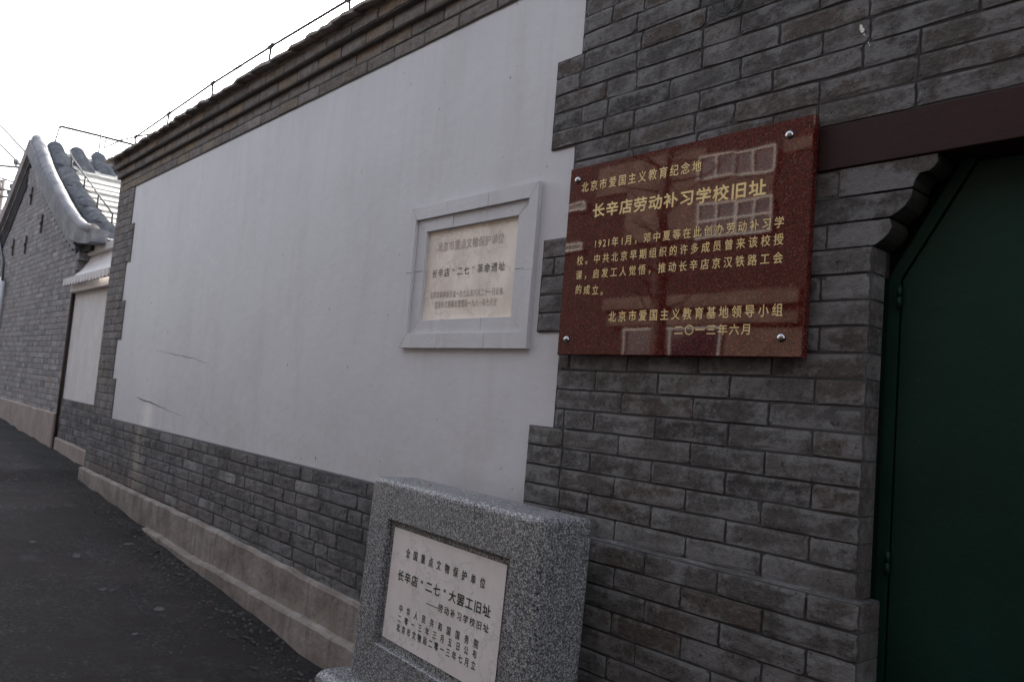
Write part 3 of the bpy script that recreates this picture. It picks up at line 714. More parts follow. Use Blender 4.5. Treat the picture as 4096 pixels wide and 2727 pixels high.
for body, xa, xb, z0, z1, h, bo, wi in [
        ('北京市爱国主义教育纪念地', -1.942, -1.437, 0.769, 0.763, 0.035, 0.012, 1.0),
        ('长辛店劳动补习学校旧址', -1.880, -1.211, 0.677, 0.663, 0.045, 0.030, 1.3),
        ('1921年1月，邓中夏等在此创办劳动补习学', -1.862, -1.150, 0.561, 0.555, 0.031, 0.010, 1.0),
        ('校。中共北京早期组织的许多成员曾来该校授', -1.937, -1.149, 0.508, 0.507, 0.031, 0.010, 1.0),
        ('课，启发工人觉悟，推动长辛店京汉铁路工会', -1.937, -1.148, 0.457, 0.455, 0.031, 0.010, 1.0),
        ('的成立。', -1.934, -1.784, 0.406, 0.397, 0.031, 0.010, 1.0),
        ('北京市爱国主义教育基地领导小组', -1.771, -1.139, 0.307, 0.310, 0.034, 0.012, 1.0),
        ('二〇一三年六月', -1.500, -1.232, 0.259, 0.258, 0.030, 0.010, 1.15)]:
    inscription(body, xa, xb, z0, z1, h, fr, M['gold'], pq, bo, wi)
for (sx_, sz_) in [(-1.962, 0.8), (-1.149, 0.8), (-1.958, 0.233), (-1.14, 0.233)]:
    mb = MB(); v = []; seg = 20; rings = 6; r = 0.0125
    for i in range(rings):
        a = (math.pi / 2) * i / rings
        for k in range(seg):
            t = 2 * math.pi * k / seg; v.append((sx_ + r * math.cos(a) * math.cos(t), -0.0372 - 0.010 * math.sin(a), sz_ + r * math.cos(a) * math.sin(t)))
    v.append((sx_, -0.0472, sz_))
    f = [(i * seg + k, i * seg + (k + 1) % seg, (i + 1) * seg + (k + 1) % seg, (i + 1) * seg + k) for i in range(rings - 1) for k in range(seg)]
    f += [((rings - 1) * seg + k, (rings - 1) * seg + (k + 1) % seg, rings * seg) for k in range(seg)]
    mb.add(v, f); mb.build('screw_cap', M['steel'], pq, True)

# ======================================================= weathered marble plaque in its painted brick frame
sp_ = empty('marble_plaque', (-2.62, 0.0, 0.53), 'weathered cream marble plaque with faded lettering in a stepped painted frame', 'plaque')
def mitred(rect_o, rect_i, y0, y1, nsplit, name):
    (ox0, ox1, oz0, oz1), (ix0, ix1, iz0, iz1) = rect_o, rect_i
    sides = [((ox0, oz1), (ox1, oz1), (ix1, iz1), (ix0, iz1), nsplit[0]), ((ox1, oz1), (ox1, oz0), (ix1, iz0), (ix1, iz1), nsplit[1]),
             ((ox1, oz0), (ox0, oz0), (ix0, iz0), (ix1, iz0), nsplit[0]), ((ox0, oz0), (ox0, oz1), (ix0, iz1), (ix0, iz0), nsplit[1])]
    for a, b, c, d, n_ in sides:
        a, b, c, d = map(Vector, (a, b, c, d))
        cuts = [0] + [(i + R_.uniform(-.12, .12)) / n_ for i in range(1, n_)] + [1]
        for i in range(n_):
            t0, t1 = cuts[i], cuts[i + 1]; e = 0.0004
            L0 = (b - a).length; u0 = t0 + e / L0; u1 = t1 - e / L0
            q = [a + (b - a) * u0, a + (b - a) * u1, d + (c - d) * u1, d + (c - d) * u0]
            if i > 0: # square joint inside a side
                m0 = a + (b - a) * u0; axis = (b - a).normalized(); q[3] = d + axis * (m0 - d).dot(axis)
            if i < n_ - 1:
                m1 = a + (b - a) * u1; axis = (b - a).normalized(); q[2] = d + axis * (m1 - d).dot(axis)
            y_ = y0 + R_.uniform(-0.0012, 0.0012)
            mb = MB(); q = q[::-1]; n4 = 4; c_ = 0.0016; ctr = sum(q, Vector((0, 0))) / 4
            front = [p + (ctr - p).normalized() * c_ for p in q]
            mb.add([(p.x, y_, p.y) for p in front] + [(p.x, y_ + 0.0016, p.y) for p in q] + [(p.x, y1, p.y) for p in q],
                   [(0, 1, 2, 3)] + [f for j in range(4) for f in ((j, 4 + j, 4 + (j + 1) % 4, (j + 1) % 4), (4 + j, 8 + j, 8 + (j + 1) % 4, 4 + (j + 1) % 4))])
            mb.build(name, M['paint'], sp_)
mitred((-3.050, -2.194, 0.2035, 0.842), (-3.001, -2.243, 0.266, 0.784), -0.012, 0.03, (3, 2), 'frame_block')
mitred((-3.000, -2.244, 0.2668, 0.7832), (-2.930, -2.312, 0.3275, 0.727), 0.002, 0.04, (3, 2), 'inner_frame_block')
mb = MB(); mb.box(-2.9295, -2.3125, 0.020, 0.0435, 0.328, 0.7265); mb.build('slab', M['oldmarble'], sp_)
fr = lambda u, v, d: (u, 0.0193 - d, v)
inscription('北京市重点文物保护单位', -2.859, -2.408, 0.652, 0.650, 0.042, fr, M['faded_ink'], sp_, 0.012, 0.95)
inscription('长辛店“二七”革命遗址', -2.885, -2.390, 0.535, 0.535, 0.036, fr, M['worn_ink'], sp_, 0.010, 1.1)
inscription('北京市革命委员会一九七九年八月二十一日公布', -2.885, -2.389, 0.440, 0.435, 0.030, fr, M['faded_ink'], sp_, 0.010, 0.95)
inscription('北京市文物事业管理局一九八一年七月立', -2.844, -2.422, 0.396, 0.393, 0.031, fr, M['faded_ink'], sp_, 0.010, 0.95)

# ======================================================= granite monument
O = Vector((-1.68937, -0.12, -0.34087)); yaw, lean = -0.05421, 0.03245
MW, MT = 1.0517, 0.2072; MH = 0.765
av = Vector((math.cos(yaw), math.sin(yaw), 0)); nh = Vector((math.sin(yaw), -math.cos(yaw), 0))
up = Vector((0, 0, 1)) * math.cos(lean) - nh * math.sin(lean); no = nh * math.cos(lean) + Vector((0, 0, 1)) * math.sin(lean)
def mp(u, v, d): return tuple(O - av * u - up * v + no * d)
mon = empty('stone_monument', tuple(Vector(mp(MW / 2, MH + 0.25, MT / 2))), 'low speckled granite memorial block with an inset white marble inscription slab, on the road edge', 'monument')
# body: bevelled block with a rectangular recess in the front
mb = MB()
ru0, ru1, rv0, rv1 = 0.142, 0.9005, 0.1435, 0.606; rd = 0.019
def ring(u0, u1, v0, v1, d, rc=0.0, n_=5):
    if rc == 0: return [mp(u1, v1, d), mp(u0, v1, d), mp(u0, v0, d), mp(u1, v0, d)]
    out = []
    for (cu, cv, a0) in ((u1 - rc, v1 - rc, 0), (u0 + rc, v1 - rc, 90), (u0 + rc, v0 + rc, 180), (u1 - rc, v0 + rc, 270)):
        for i in range(n_ + 1):
            a = rad(a0 + 90 * i / n_); out.append(mp(cu + rc * math.cos(a), cv + rc * math.sin(a), d))
    return out
def skin(mb, rings_):
    b = []; n_ = len(rings_[0])
    for r in rings_: b.append(mb.add(r, []))
    for i in range(len(rings_) - 1):
        for k in range(n_):
            k2 = (k + 1) % n_; mb.f.append((b[i] + k, b[i] + k2, b[i + 1] + k2, b[i + 1] + k)); mb.rnd.append(0)
    return b
e = 0.022
rs = []
hh = MH + 0.03
for i in range(6):
    a = rad(90 * i / 5); ins = e * (1 - math.sin(a)); d_ = MT - e * (1 - math.cos(a))
    rs.append(ring(ins, MW - ins, ins, hh - ins, d_, 0.0001 + e * 1.0))
rs.append(ring(0, MW, 0, hh, e, 0.0001 + e))
for i in range(5):
    a = rad(90 * (i + 1) / 5); ins = e * (1 - math.cos(a)); rs.append(ring(ins, MW - ins, ins, hh - ins, e - e * math.sin(a), 0.0001 + e))
bs_ = skin(mb, rs)
nr = len(rs[0])
mb.f.append(tuple(bs_[-1] + i for i in range(nr))[::-1]); mb.rnd.append(0)
# front face around the recess
inner = mb.add([mp(ru1, rv1, MT), mp(ru0, rv1, MT), mp(ru0, rv0, MT), mp(ru1, rv0, MT)], [])
q = nr // 4
for c in range(4):
    b0 = bs_[0] + c * q; ids = [b0 + i for i in range(q)]
    nxt = bs_[0] + ((c + 1) % 4) * q
    mb.f.append(tuple(ids[::-1] + [inner + c])); mb.rnd.append(0)
    mb.f.append((ids[-1], inner + c, inner + (c + 1) % 4, nxt)); mb.rnd.append(0)
ch_ = 0.003
i2 = mb.add([mp(ru1 - ch_, rv1 - ch_, MT - ch_), mp(ru0 + ch_, rv1 - ch_, MT - ch_), mp(ru0 + ch_, rv0 + ch_, MT - ch_), mp(ru1 - ch_, rv0 + ch_, MT - ch_)], [])
i3 = mb.add([mp(ru1 - ch_, rv1 - ch_, MT - rd), mp(ru0 + ch_, rv1 - ch_, MT - rd), mp(ru0 + ch_, rv0 + ch_, MT - rd), mp(ru1 - ch_, rv0 + ch_, MT - rd)], [])
for a_, b_ in ((inner, i2), (i2, i3)):
    for k in range(4): k2 = (k + 1) % 4; mb.f.append((a_ + k, b_ + k, b_ + k2, a_ + k2)); mb.rnd.append(0)
mb.f.append((i3 + 3, i3 + 2, i3 + 1, i3)); mb.rnd.append(0)
bo = mb.build('block', M['granite'], mon)
# marble
mu0, mu1, mv0, mv1, md = 0.174, 0.866, 0.170, 0.574, MT - 0.0165
mb = MB(); mb.add([mp(mu1, mv1, md), mp(mu0, mv1, md), mp(mu0, mv0, md), mp(mu1, mv0, md), mp(mu1, mv1, md - .006), mp(mu0, mv1, md - .006), mp(mu0, mv0, md - .006), mp(mu1, mv0, md - .006)],
                  [(0, 1, 2, 3), (0, 4, 5, 1), (1, 5, 6, 2), (2, 6, 7, 3), (3, 7, 4, 0)])
mb.build('marble_slab', M['marble'], mon)
mb = MB(); gq = 0.0016; md2 = MT - rd + 0.0012
mb.add([mp(mu1 + gq, mv1 + gq, md2), mp(mu0 - gq, mv1 + gq, md2), mp(mu0 - gq, mv0 - gq, md2), mp(mu1 + gq, mv0 - gq, md2)], [(0, 1, 2, 3)])
mb.build('joint_line', M['iron'], mon)
fr = lambda u, v, d: mp(-u, -v, md + 0.0006 + d)
for body, ua, ub, va, vb, h, bo_, wi in [
        ('全国重点文物保护单位', .767, .2735, .2467, .2496, .031, .018, .95),
        ('长辛店“二七”大罢工旧址', .8072, .229, .3339, .3282, .036, .024, 1.25),
        ('——劳动补习学校旧址', .5968, .231, .3847, .3802, .0255, .016, 1.2),
        ('中华人民共和国国务院', .7702, .276, .4468, .440, .0265, .018, .95),
        ('二零一三年三月五日公布', .7718, .2775, .4824, .4729, .0255, .018, .95),
        ('北京市文物局二零一三年七月立', .7722, .2785, .515, .5077, .0265, .018, .95)]:
    inscription(body, -ua, -ub, -va, -vb, h, fr, M['green_ink'], mon, bo_, wi)
# base block
mb = MB(); rs = []
bu0, bu1, bd0, bd1 = -0.10, MW + 0.105, -0.03, MT + 0.10; vb0 = MH - 0.002; vb1 = MH + 0.45; e2 = 0.04
def hring(u0, u1, d0, d1, v): 
    out = []; rc = 0.03
    for (cu, cd, a0) in ((u1 - rc, d1 - rc, 0), (u0 + rc, d1 - rc, 90), (u0 + rc, d0 + rc, 180), (u1 - rc, d0 + rc, 270)):
        for i in range(4):
            a = rad(a0 + 30 * i); out.append(mp(cu + rc * math.cos(a), v, cd + rc * math.sin(a)))
    return out
for i in range(5):
    a = rad(90 * i / 4); ins = e2 * (1 - math.sin(a)); rs.append(hring(bu0 + ins, bu1 - ins, bd0, bd1 - ins, vb0 + e2 * (1 - math.cos(a))))
rs.append(hring(bu0, bu1, bd0, bd1, vb1))
b3 = skin(mb, rs); mb.f.append(tuple(b3[0] + i for i in range(len(rs[0])))); mb.rnd.append(0)
mb.build('base', M['granite'], mon)
# two small dry leaves on top
for u, d, s_ in ((0.83, 0.13, 0.008), (0.745, 0.135, 0.009)):
    c = Vector(mp(u, -0.003, d)); mb = MB()
    v = [c + av * s_ * 1.2, c + av * s_ * .3 + no * s_ * .8 + up * .004, c - av * s_ * 1.1 + up * .002, c - av * .1 * s_ - no * s_ * .7 + up * .005, c + up * -.001]
    mb.add(v, [(0, 1, 4), (1, 2, 4), (2, 3, 4), (3, 0, 4)]); o = mb.build('dry_leaf', M['leaf'], None)
    finish(o, 'tiny curled orange dry leaf on top of the granite block, ' + ('the left one' if u > .8 else 'the right one'), 'leaf', 'dry leaves on the granite block')

# ======================================================= wire coil hanging on the gate wall
mb = MB()
for i, (cx, cz, r, ty) in enumerate([(-1.405, 1.287, 0.046, 0.25), (-1.375, 1.285, 0.043, -0.3), (-1.368, 1.288, 0.040, 0.5), (-1.362, 1.283, 0.044, 0.15), (-1.392, 1.292, 0.05, -0.1)]):
    mb.tube([(cx + r * math.cos(t) * (0.75 if i % 2 else 1), -0.022 - 0.012 * math.sin(t + ty) - 0.003 * i, cz + r * 1.1 * math.sin(t)) for t in [j * 2 * math.pi / 28 for j in range(29)]], 0.0017, 6)
mb.tube([(-1.385, -0.02, 1.335), (-1.38, 0.01, 1.345)], 0.003, 6)
o = mb.build('wire_coil', M['black'], None, True); finish(o, 'small coil of dark cable hung on the brick wall above the red plaque', 'cable')

# ======================================================= lightning wire on the long wall
lw = empty('lightning_wire', (-6, 0.1, 2.0), 'thin grey wire on short posts along the top of the long wall', 'wire')
nodes = [(-8.112, 2.232), (-7.172, 2.25), (-6.166, 2.268), (-5.121, 2.260), (-4.068, 2.236), (-3.02, 2.24), (-1.95, 2.24)]
mb = MB(); mb.tube([(x, 0.1, z) for x, z in nodes], 0.009, 6)
mb.tube([(-8.112, 0.1, 2.232), (-8.35, 0.02, 2.222), (-8.55, -0.05, 2.27), (-8.75, -0.02, 2.21), (-8.36, 0.02, 2.215)], 0.0075, 6)
mb.tube([(-8.112, 0.1, 2.232), (-7.5, 0.3, 2.25)], 0.0075, 6)
mb.tube([(-5.78, 0.1, 2.266), (-5.62, 0.1, 2.263)], 0.010, 8)
mb.build('conductor', M['wire'], lw, True)
for i, (x, z) in enumerate(nodes):
    mb = MB(); mb.tube([(x + 0.03 * (1 - 2 * (i % 2)), 0.1, 2.0), (x, 0.1, z - 0.012)], 0.009, 6); mb.tube([(x - 0.035, 0.1, z), (x + 0.035, 0.1, z + .002)], 0.014, 6); mb.tube([(x, 0.1, z - .012), (x, 0.1, z + .022)], 0.006, 6)
    mb.build('post', M['wire'], lw, True)

# ======================================================= link wall with the white panel and scalloped cap
lk = empty('link_wall', (-9.0, 0.2, -0.9), 'short recessed wall with white panel and white scalloped tile cap', 'wall')
YL = 0.11; xa, xb = -9.80, -8.03
spec = []; mo = MB()
for k in range(-8, 0):
    z = -0.362 + k * 0.0687
    spec += [(a, b, z, z + CH, YL) for a, b in course(xa, xb, [0.262, 0.135, 0.2] if k % 2 else [0.2, 0.262], 0.07 * (k % 3), 0.012)]
    bed(mo, xa, xb, z, z + CH, YL + 0.0032)
lay_bricks(lk, spec, M['brick_plinth'], 100); mo.build('mortar', M['mortar'], lk)
mb = MB(); mb.box(xa, xb, YL + 0.012, YL + 0.05, -0.36, 0.85); mb.build('white_panel', M['white'], lk)
mb = MB(); mb.box(xa, xb, YL + 0.05, YL + 0.3, -1.5, 0.92); mb.build('wall_core', M['mortar'], lk)
skirt([(-10.3, -0.775), (-8, -0.81)], YL - 0.02, [xa + 0.125 * i for i in range(15)], -1.4, M['concrete_far'], 'cement_skirting', lk)
mb = MB(); mb.cbox(xa, xb, YL - 0.05, YL + 0.05, 0.80, 0.885, 0.004); mb.build('cornice_band', M['white'], lk)
# sloped cap
mb = MB(); n_ = 10; prof = [(YL - 0.10, 0.925), (YL - 0.06, 0.955), (YL - 0.01, 1.01), (YL + 0.04, 1.08), (YL + 0.08, 1.16), (YL + 0.11, 1.25)]
v = [(x, y, z) for x in (xa, xb) for y, z in prof] + [(xa, YL + .11, 0.89), (xb, YL + .11, 0.89), (xa, YL - .1, .89), (xb, YL - .1, .89)]
m_ = len(prof); mb.add(v, [(i, i + m_, i + 1 + m_, i + 1) for i in range(m_ - 1)] + [(2 * m_ + 2, 2 * m_ + 3, m_, 0)]); mb.build('cap', M['white'], lk, True)
mb = MB(); mb.cbox(xa, xb, YL + 0.06, YL + 0.2, 1.225, 1.31, 0.004); mb.build('top_band', M['white'], lk)
x = xa - 0.06
while x < xb - 0.05:
    mb = MB(); pr = [(x + 0.008, 0.945), (x + 0.008, 0.895)] + [(x + 0.008 + 0.104 * (0.5 - 0.5 * math.cos(math.pi * i / 6)), 0.895 - 0.035 * math.sin(math.pi * i / 6)) for i in range(1, 6)] + [(x + 0.112, 0.895), (x + 0.112, 0.945)]
    mb.prism(pr, YL - 0.118, YL - 0.098); mb.build('scallop_tile', M['white'], lk); x += 0.12

# ======================================================= gable building
gb = empty('gable_building', (-13.5, 0.3, -0.9), 'old grey brick house with curved pale gable edge and tiled roof, far left', 'house')
YG = 0.10; XC = -9.87; XR = -13.3
PROF = [(-13.3, 3.17), (-13.0, 3.0), (-12.7, 2.84), (-12.25, 2.58), (-11.84, 2.38), (-11.25, 2.11), (-10.8, 1.90), (-10.35, 1.71), (-10.0, 1.58), (-9.6, 1.46), (-9.2, 1.39), (-8.9, 1.375)]
def prz(x):
    if x < XR: x = 2 * XR - x
    return lerp_tab(PROF, x)
spec = []; mo = MB()
k = 0; z = -0.55
while z < 3.0:
    # width of the gable at this height
    xr = XC; xl_ = 2 * XR - XC
    if prz(XC) - 0.26 < z + CH:
        xx = XC
        while xx > XR and prz(xx) - 0.26 < z + CH: xx -= 0.02
        xr = xx; xl_ = 2 * XR - xx
    if xr - xl_ > 0.3:
        spec += [(a, b, z, z + CH, YG) for a, b in course(xl_, xr, [0.262, 0.135], 0.1 * (k % 2), 0.012)]; bed(mo, xl_, xr, z, z + CH, YG + 0.0032)
    z += CH; k += 1
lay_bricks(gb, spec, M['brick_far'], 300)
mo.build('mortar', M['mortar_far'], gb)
# body behind
mb = MB(); pr = [(2 * XR - XC + .01, -1.6), (XC - .01, -1.6), (XC - .01, 1.35)] + [(x, prz(x) - 0.12) for x in (-10.5, -11, -11.5, -12, -12.5, -13)] + [(XR, 2.98)] + [(2 * XR - x, prz(x) - 0.12) for x in (-13, -12.5, -12, -11.5, -11, -10.5)] + [(2 * XR - XC + .01, 1.35)]
mb.prism(pr, YG + 0.03, 6.0); mb.build('wall', M['brick_far'], gb)
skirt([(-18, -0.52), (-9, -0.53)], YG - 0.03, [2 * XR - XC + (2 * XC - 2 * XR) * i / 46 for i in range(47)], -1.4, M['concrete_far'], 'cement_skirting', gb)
# moulding bands under the verge and the pale verge itself
def band(off0, off1, y0, y1, side, mat, name, xend=XC + 0.3, xstart=XR):
    mb = MB(); xs2 = [xstart + (xend - xstart) * i / 24 for i in range(25)]
    f = (lambda x: x) if side > 0 else (lambda x: 2 * XR - x)
    v = []
    for x in xs2:
        z = prz(x); off0_ = off0; t_ = max(0, (x + 10.2) / 1.2); off0 = off0_ + (0.08 * t_ if name == 'verge' else 0)
        v += [(f(x), y0, z + off0), (f(x), y0, z + off1), (f(x), y1, z + off1), (f(x), y1, z + off0)]; off0 = off0_
    fs = [(0, 3, 2, 1), (96, 97, 98, 99)]
    for i in range(24):
        for a in range(4): b = (a + 1) % 4; fs.append((i * 4 + a, i * 4 + b, (i + 1) * 4 + b, (i + 1) * 4 + a))
    if side < 0: fs = [tuple(reversed(q)) for q in fs]
    mb.add(v, fs); return mb.build(name, mat, gb)
for side in (1, -1):
    band(-0.26, -0.205, YG - 0.03, YG + 0.1, side, M['lime'], 'verge_moulding', XC)
    band(-0.195, -0.14, YG - 0.05, YG + 0.1, side, M['brick_far'], 'verge_moulding', XC)
    band(-0.17, 0.05, YG - 0.075, YG + 0.08, side, M['lime'] if side > 0 else M['brick_far'], 'verge', -9.0)
for side in (-1,):
    for o_ in (-0.36, -0.46, -0.56): band(o_, o_ + 0.035, YG - 0.02, YG + 0.05, side, M['mortar'], 'verge_moulding', XC, XR + 0.1)
f_ = lambda x: x
xs2 = [XR + (-9.2 - XR) * i / 30 for i in range(31)]
mb = MB(); mb.tube([(x, YG + 0.035 - 0.002 * i, prz(x) + 0.065 - i * 0.0006) for i, x in enumerate(xs2)], [0.088 - 0.001 * i for i in range(31)], 12); mb.build('verge_roll', M['lime'], gb, True)
mb = MB(); mb.tube([(2 * XR - x, YG + 0.045, prz(x) + 0.07) for x in xs2], [0.085] * 31, 12); mb.build('verge_roll', M['lime'], gb, True)
mb = MB(); mb.tube([(-9.21, YG - 0.025, prz(-9.21) + 0.047), (-9.17, YG - 0.025, prz(-9.17) + 0.043)], 0.066, 14); mb.build('end_tile', M['concrete'], gb, True)
# ribs of stacked tiles
def rib(yc, x0, x1, r=0.105):
    mb = MB(); step = 0.085; n_ = int((x1 - x0) / step); v = []; seg = 9; pts_ = []
    for i in range(n_):
        for (dx, rr) in ((0, r * (0.80 + R_.uniform(-.03, .01))), (step * 0.85, r * (1.08 + R_.uniform(-.03, .05)))): pts_.append((x0 + i * step + dx, rr))
    for x, rr in pts_:
        z = prz(x) + 0.015
        for k2 in range(seg): a = math.pi * k2 / (seg - 1); v.append((x, yc + rr * math.cos(a), z + rr * math.sin(a) * 1.05))
    f = [(i * seg + k2, (i + 1) * seg + k2, (i + 1) * seg + k2 + 1, i * seg + k2 + 1) for i in range(len(pts_) - 1) for k2 in range(seg - 1)]
    f += [tuple(range(seg)), tuple(range((len(pts_) - 1) * seg, len(pts_) * seg))[::-1]]
    mb.add(v, f); mb.build('tile_rib', M['bluetile'], gb)
rib(0.36, -13.3, -9.8); rib(0.65, -13.3, -12.45); rib(0.94, -13.3, -12.5); rib(1.23, -13.3, -12.5)
rib(1.52, -13.3, -12.5)
# roof deck, ridge
mb = MB(); v = []
for x in xs2: v += [(x, YG, prz(x) - 0.02), (x, 6.0, prz(x) - 0.02), (x, 6.0, prz(x) - 0.1), (x, YG, prz(x) - 0.1)]
mb.add(v, [(i * 4 + a, (i + 1) * 4 + a, (i + 1) * 4 + (a + 1) % 4, i * 4 + (a + 1) % 4) for i in range(30) for a in range(4)]); mb.build('roof_deck', M['bluetile'], gb)
mb = MB(); v = []
for x in xs2: x = 2 * XR - x; v += [(x, YG, prz(x) - 0.02), (x, 6.0, prz(x) - 0.02)]
mb.add(v, [(i * 2, i * 2 + 1, i * 2 + 3, i * 2 + 2) for i in range(30)]); mb.build('roof_deck', M['bluetile'], gb)
# pale slabs in overlapping courses
c_n = 12
for ci in range(c_n):
    xa_ = -12.6 + ci * 0.255; y = 0.48 + R_.uniform(-.0, .02)
    while y < 5.8:
        ly = R_.uniform(0.8, 1.3); x0, x1 = xa_ - 0.03, xa_ + 0.262; za, zb = prz(x0) + 0.0, prz(x1) + 0.062 + R_.uniform(-.008, .012); t = 0.05
        mb = MB(); mb.add([(x0, y, za), (x1, y, zb - t), (x1, y + ly - .008, zb - t), (x0, y + ly - .008, za), (x0, y, za + t * .6), (x1, y, zb), (x1, y + ly - .008, zb + R_.uniform(-.006, .006)), (x0, y + ly - .008, za + t * .6)],
                          [(0, 1, 5, 4), (1, 2, 6, 5), (2, 3, 7, 6), (3, 0, 4, 7), (4, 5, 6, 7), (3, 2, 1, 0)]); mb.build('roof_slab', M['slab'], gb)
        y += ly
# eave block under the first rib, brackets at the corner
mb = MB(); mb.cbox(-9.86, -9.66, 0.30, 0.62, 1.36, 1.52, 0.01); mb.build('eave_block', M['lime'], gb)
mb = MB(); mb.box(-9.89, -9.45, YG + 0.03, 3.0, 1.26, 1.32); mb.build('soffit', M['dark'], gb)
mb = MB(); mb.box(-9.88, -9.72, YG - 0.01, YG + 0.16, 1.17, 1.255); mb.box(-9.88, -9.78, YG - 0.005, YG + 0.14, 1.06, 1.165); mb.box(-9.88, -9.83, YG - 0.003, YG + 0.12, 0.95, 1.055)
mb.build('eave_corbel', M['brick_far'], gb)
mb = MB(); mb.box(-9.868, -9.62, YG + 0.20, YG + 0.9, 0.5, 1.255); mb.build('recess_wall', M['dark'], gb)
# ridge end block further back
mb = MB(); mb.cbox(-13.5, -13.15, 1.25, 2.5, 3.1, 3.36, 0.02); mb.build('ridge', M['bluetile'], gb)
# iron tie plates
for (x, z) in [(-12.94, 2.34), (-11.98, 1.83), (-12.9, 1.635), (-13.86, 1.69)]:
    mb = MB(); mb.box(x - 0.014, x + 0.014, YG - 0.022, YG - 0.004, z - 0.125, z + 0.125); mb.box(x - 0.03, x + 0.03, YG - 0.035, YG - 0.0225, z - 0.018, z + 0.018); mb.build('tie_plate', M['iron'], gb)
# thin dark upright tube in the corner, and downpipe
mb = MB(); mb.tube([(XC + 0.02, YG + 0.0, -0.93), (XC + 0.02, YG + 0.0, 0.80)], 0.014, 10); o = mb.build('drain_pipe', M['iron'], None, True); finish(o, 'thin dark upright tube in the corner between the white panel wall and the brick house', 'pipe')
mb = MB(); mb.tube([(-14.15, YG - 0.05, -0.75), (-14.15, YG - 0.05, 1.17), (-14.19, YG - 0.05, 1.22), (-14.55, YG - 0.05, 1.22)], 0.042, 10); o = mb.build('downpipe', M['pvc'], None, True); finish(o, 'white plastic downpipe on the gable wall at the left edge', 'pipe')
mb = MB(); mb.tube([(-14.12, YG - 0.05, 1.2), (-14.4, YG - 0.03, 1.5), (-14.85, YG - 0.03, 1.8), (-15.1, YG - 0.03, 1.95)], 0.018, 6); o = mb.build('cable', M['black'], None, True); finish(o, 'dark cable hanging down the gable wall above the white downpipe', 'cable')
# thin rods and wire on the gable roof
rw = empty('roof_wire', (-13, 0.45, 3.1), 'thin pale lightning wire running down and along the tiled gable roof', 'wire')
mb = MB(); pk = (-13.45, 0.42, 3.56)
down = [pk] + [(x, 0.42, prz(x) + dz) for x, dz in ((-12.35, 0.24), (-11.45, 0.27), (-10.65, 0.27), (-9.9, 0.22))]
mb.tube(down, 0.010, 6); mb.tube([pk, (-13.45, 0.95, 3.57), (-13.45, 2.5, 3.56), (-13.45, 3.5, 3.56)], 0.02, 6); mb.build('conductor', M['wire'], rw, True)
for i, (x, y, z) in enumerate(down[1:] + [(-13.3, 0.95, 3.57)]):
    mb = MB(); b0 = prz(x) + 0.05; mb.tube([(x, y, b0), (x, y, z)], 0.012, 6); mb.tube([(x - 0.0, y - 0.2, b0 + .06), (x, y, b0 + .05), (x, y + .1, b0 + .02)], 0.009, 6); mb.build('post', M['wire'], rw, True)
mb = MB(); mb.tube([(-13.35, 0.36, 3.25), pk], 0.012, 6); mb.build('post', M['wire'], rw, True)

# ======================================================= utility poles and overhead wires
def pole(px, ytop, y, label, arms, bot=-0.5):
    x, z = pl(px, ytop, y); o = empty('utility_pole', (x, y, bot), label, 'pole', 'utility poles behind the gable house')
    mb = MB(); mb.tube([(x, y, bot), (x, y, z)], [0.13, 0.09], 12); mb.build('shaft', M['wood'], o, True)
    for (pa, pb, py, pyb) in arms:
        xa_, za = pl(pa, py, y - .12); xb_, zb = pl(pb, pyb, y - .12)
        mb = MB(); mb.tube([(xa_, y - 0.12, za), (xb_, y - 0.12, zb)], 0.035, 6); a = mb.build('crossarm', M['iron'], o)
        for t in (0.08, 0.5, 0.92):
            qx, qz = xa_ + (xb_ - xa_) * t, za + (zb - za) * t
            mb = MB(); mb.tube([(qx, y - .12, qz - .02), (qx, y - .12, qz + .05), (qx, y - .12, qz + .06), (qx, y - .12, qz + .16), (qx, y - .12, qz + .2)], [.02, .02, .06, .07, .03], 8); mb.build('insulator', M['lime'], a, True)
    return o
pole(-60, 560, 1.4, 'wooden utility pole with a long iron crossarm, just left of the gable roof', [(-140, 88, 650, 671)])
pole(11, 721, 1.8, 'shorter pale utility pole with two crossarms behind the gable roof', [(-60, 56, 748, 765), (-60, 44, 783, 789)])
mb = MB()
x0, z0 = pl(85, 664, 1.3); x1, z1 = pl(-150, 410, 1.3); mb.tube([(x0, 1.3, z0), (x1 * 0.5 + x0 * .5, 1.3, (z0 + z1) / 2 - .05), (x1, 1.3, z1)], 0.028, 5)
x0, z0 = pl(110, 618, 1.3); x1, z1 = pl(-150, 340, 1.3); mb.tube([(x0, 1.3, z0), (x1, 1.3, z1)], 0.028, 5)
x0, z0 = pl(70, 735, 1.6); x1, z1 = pl(-60, 690, 1.6); mb.tube([(x0, 1.6, z0), (x1, 1.6, z1)], 0.028, 5)
x0, z0 = pl(30, 860, 1.6); x1, z1 = pl(-60, 800, 1.6); mb.tube([(x0, 1.6, z0), (x1, 1.6, z1)], 0.028, 5)
o = mb.build('overhead_wires', M['wire'], None); finish(o, 'thin overhead wires crossing the pale sky above the gable house', 'wire')
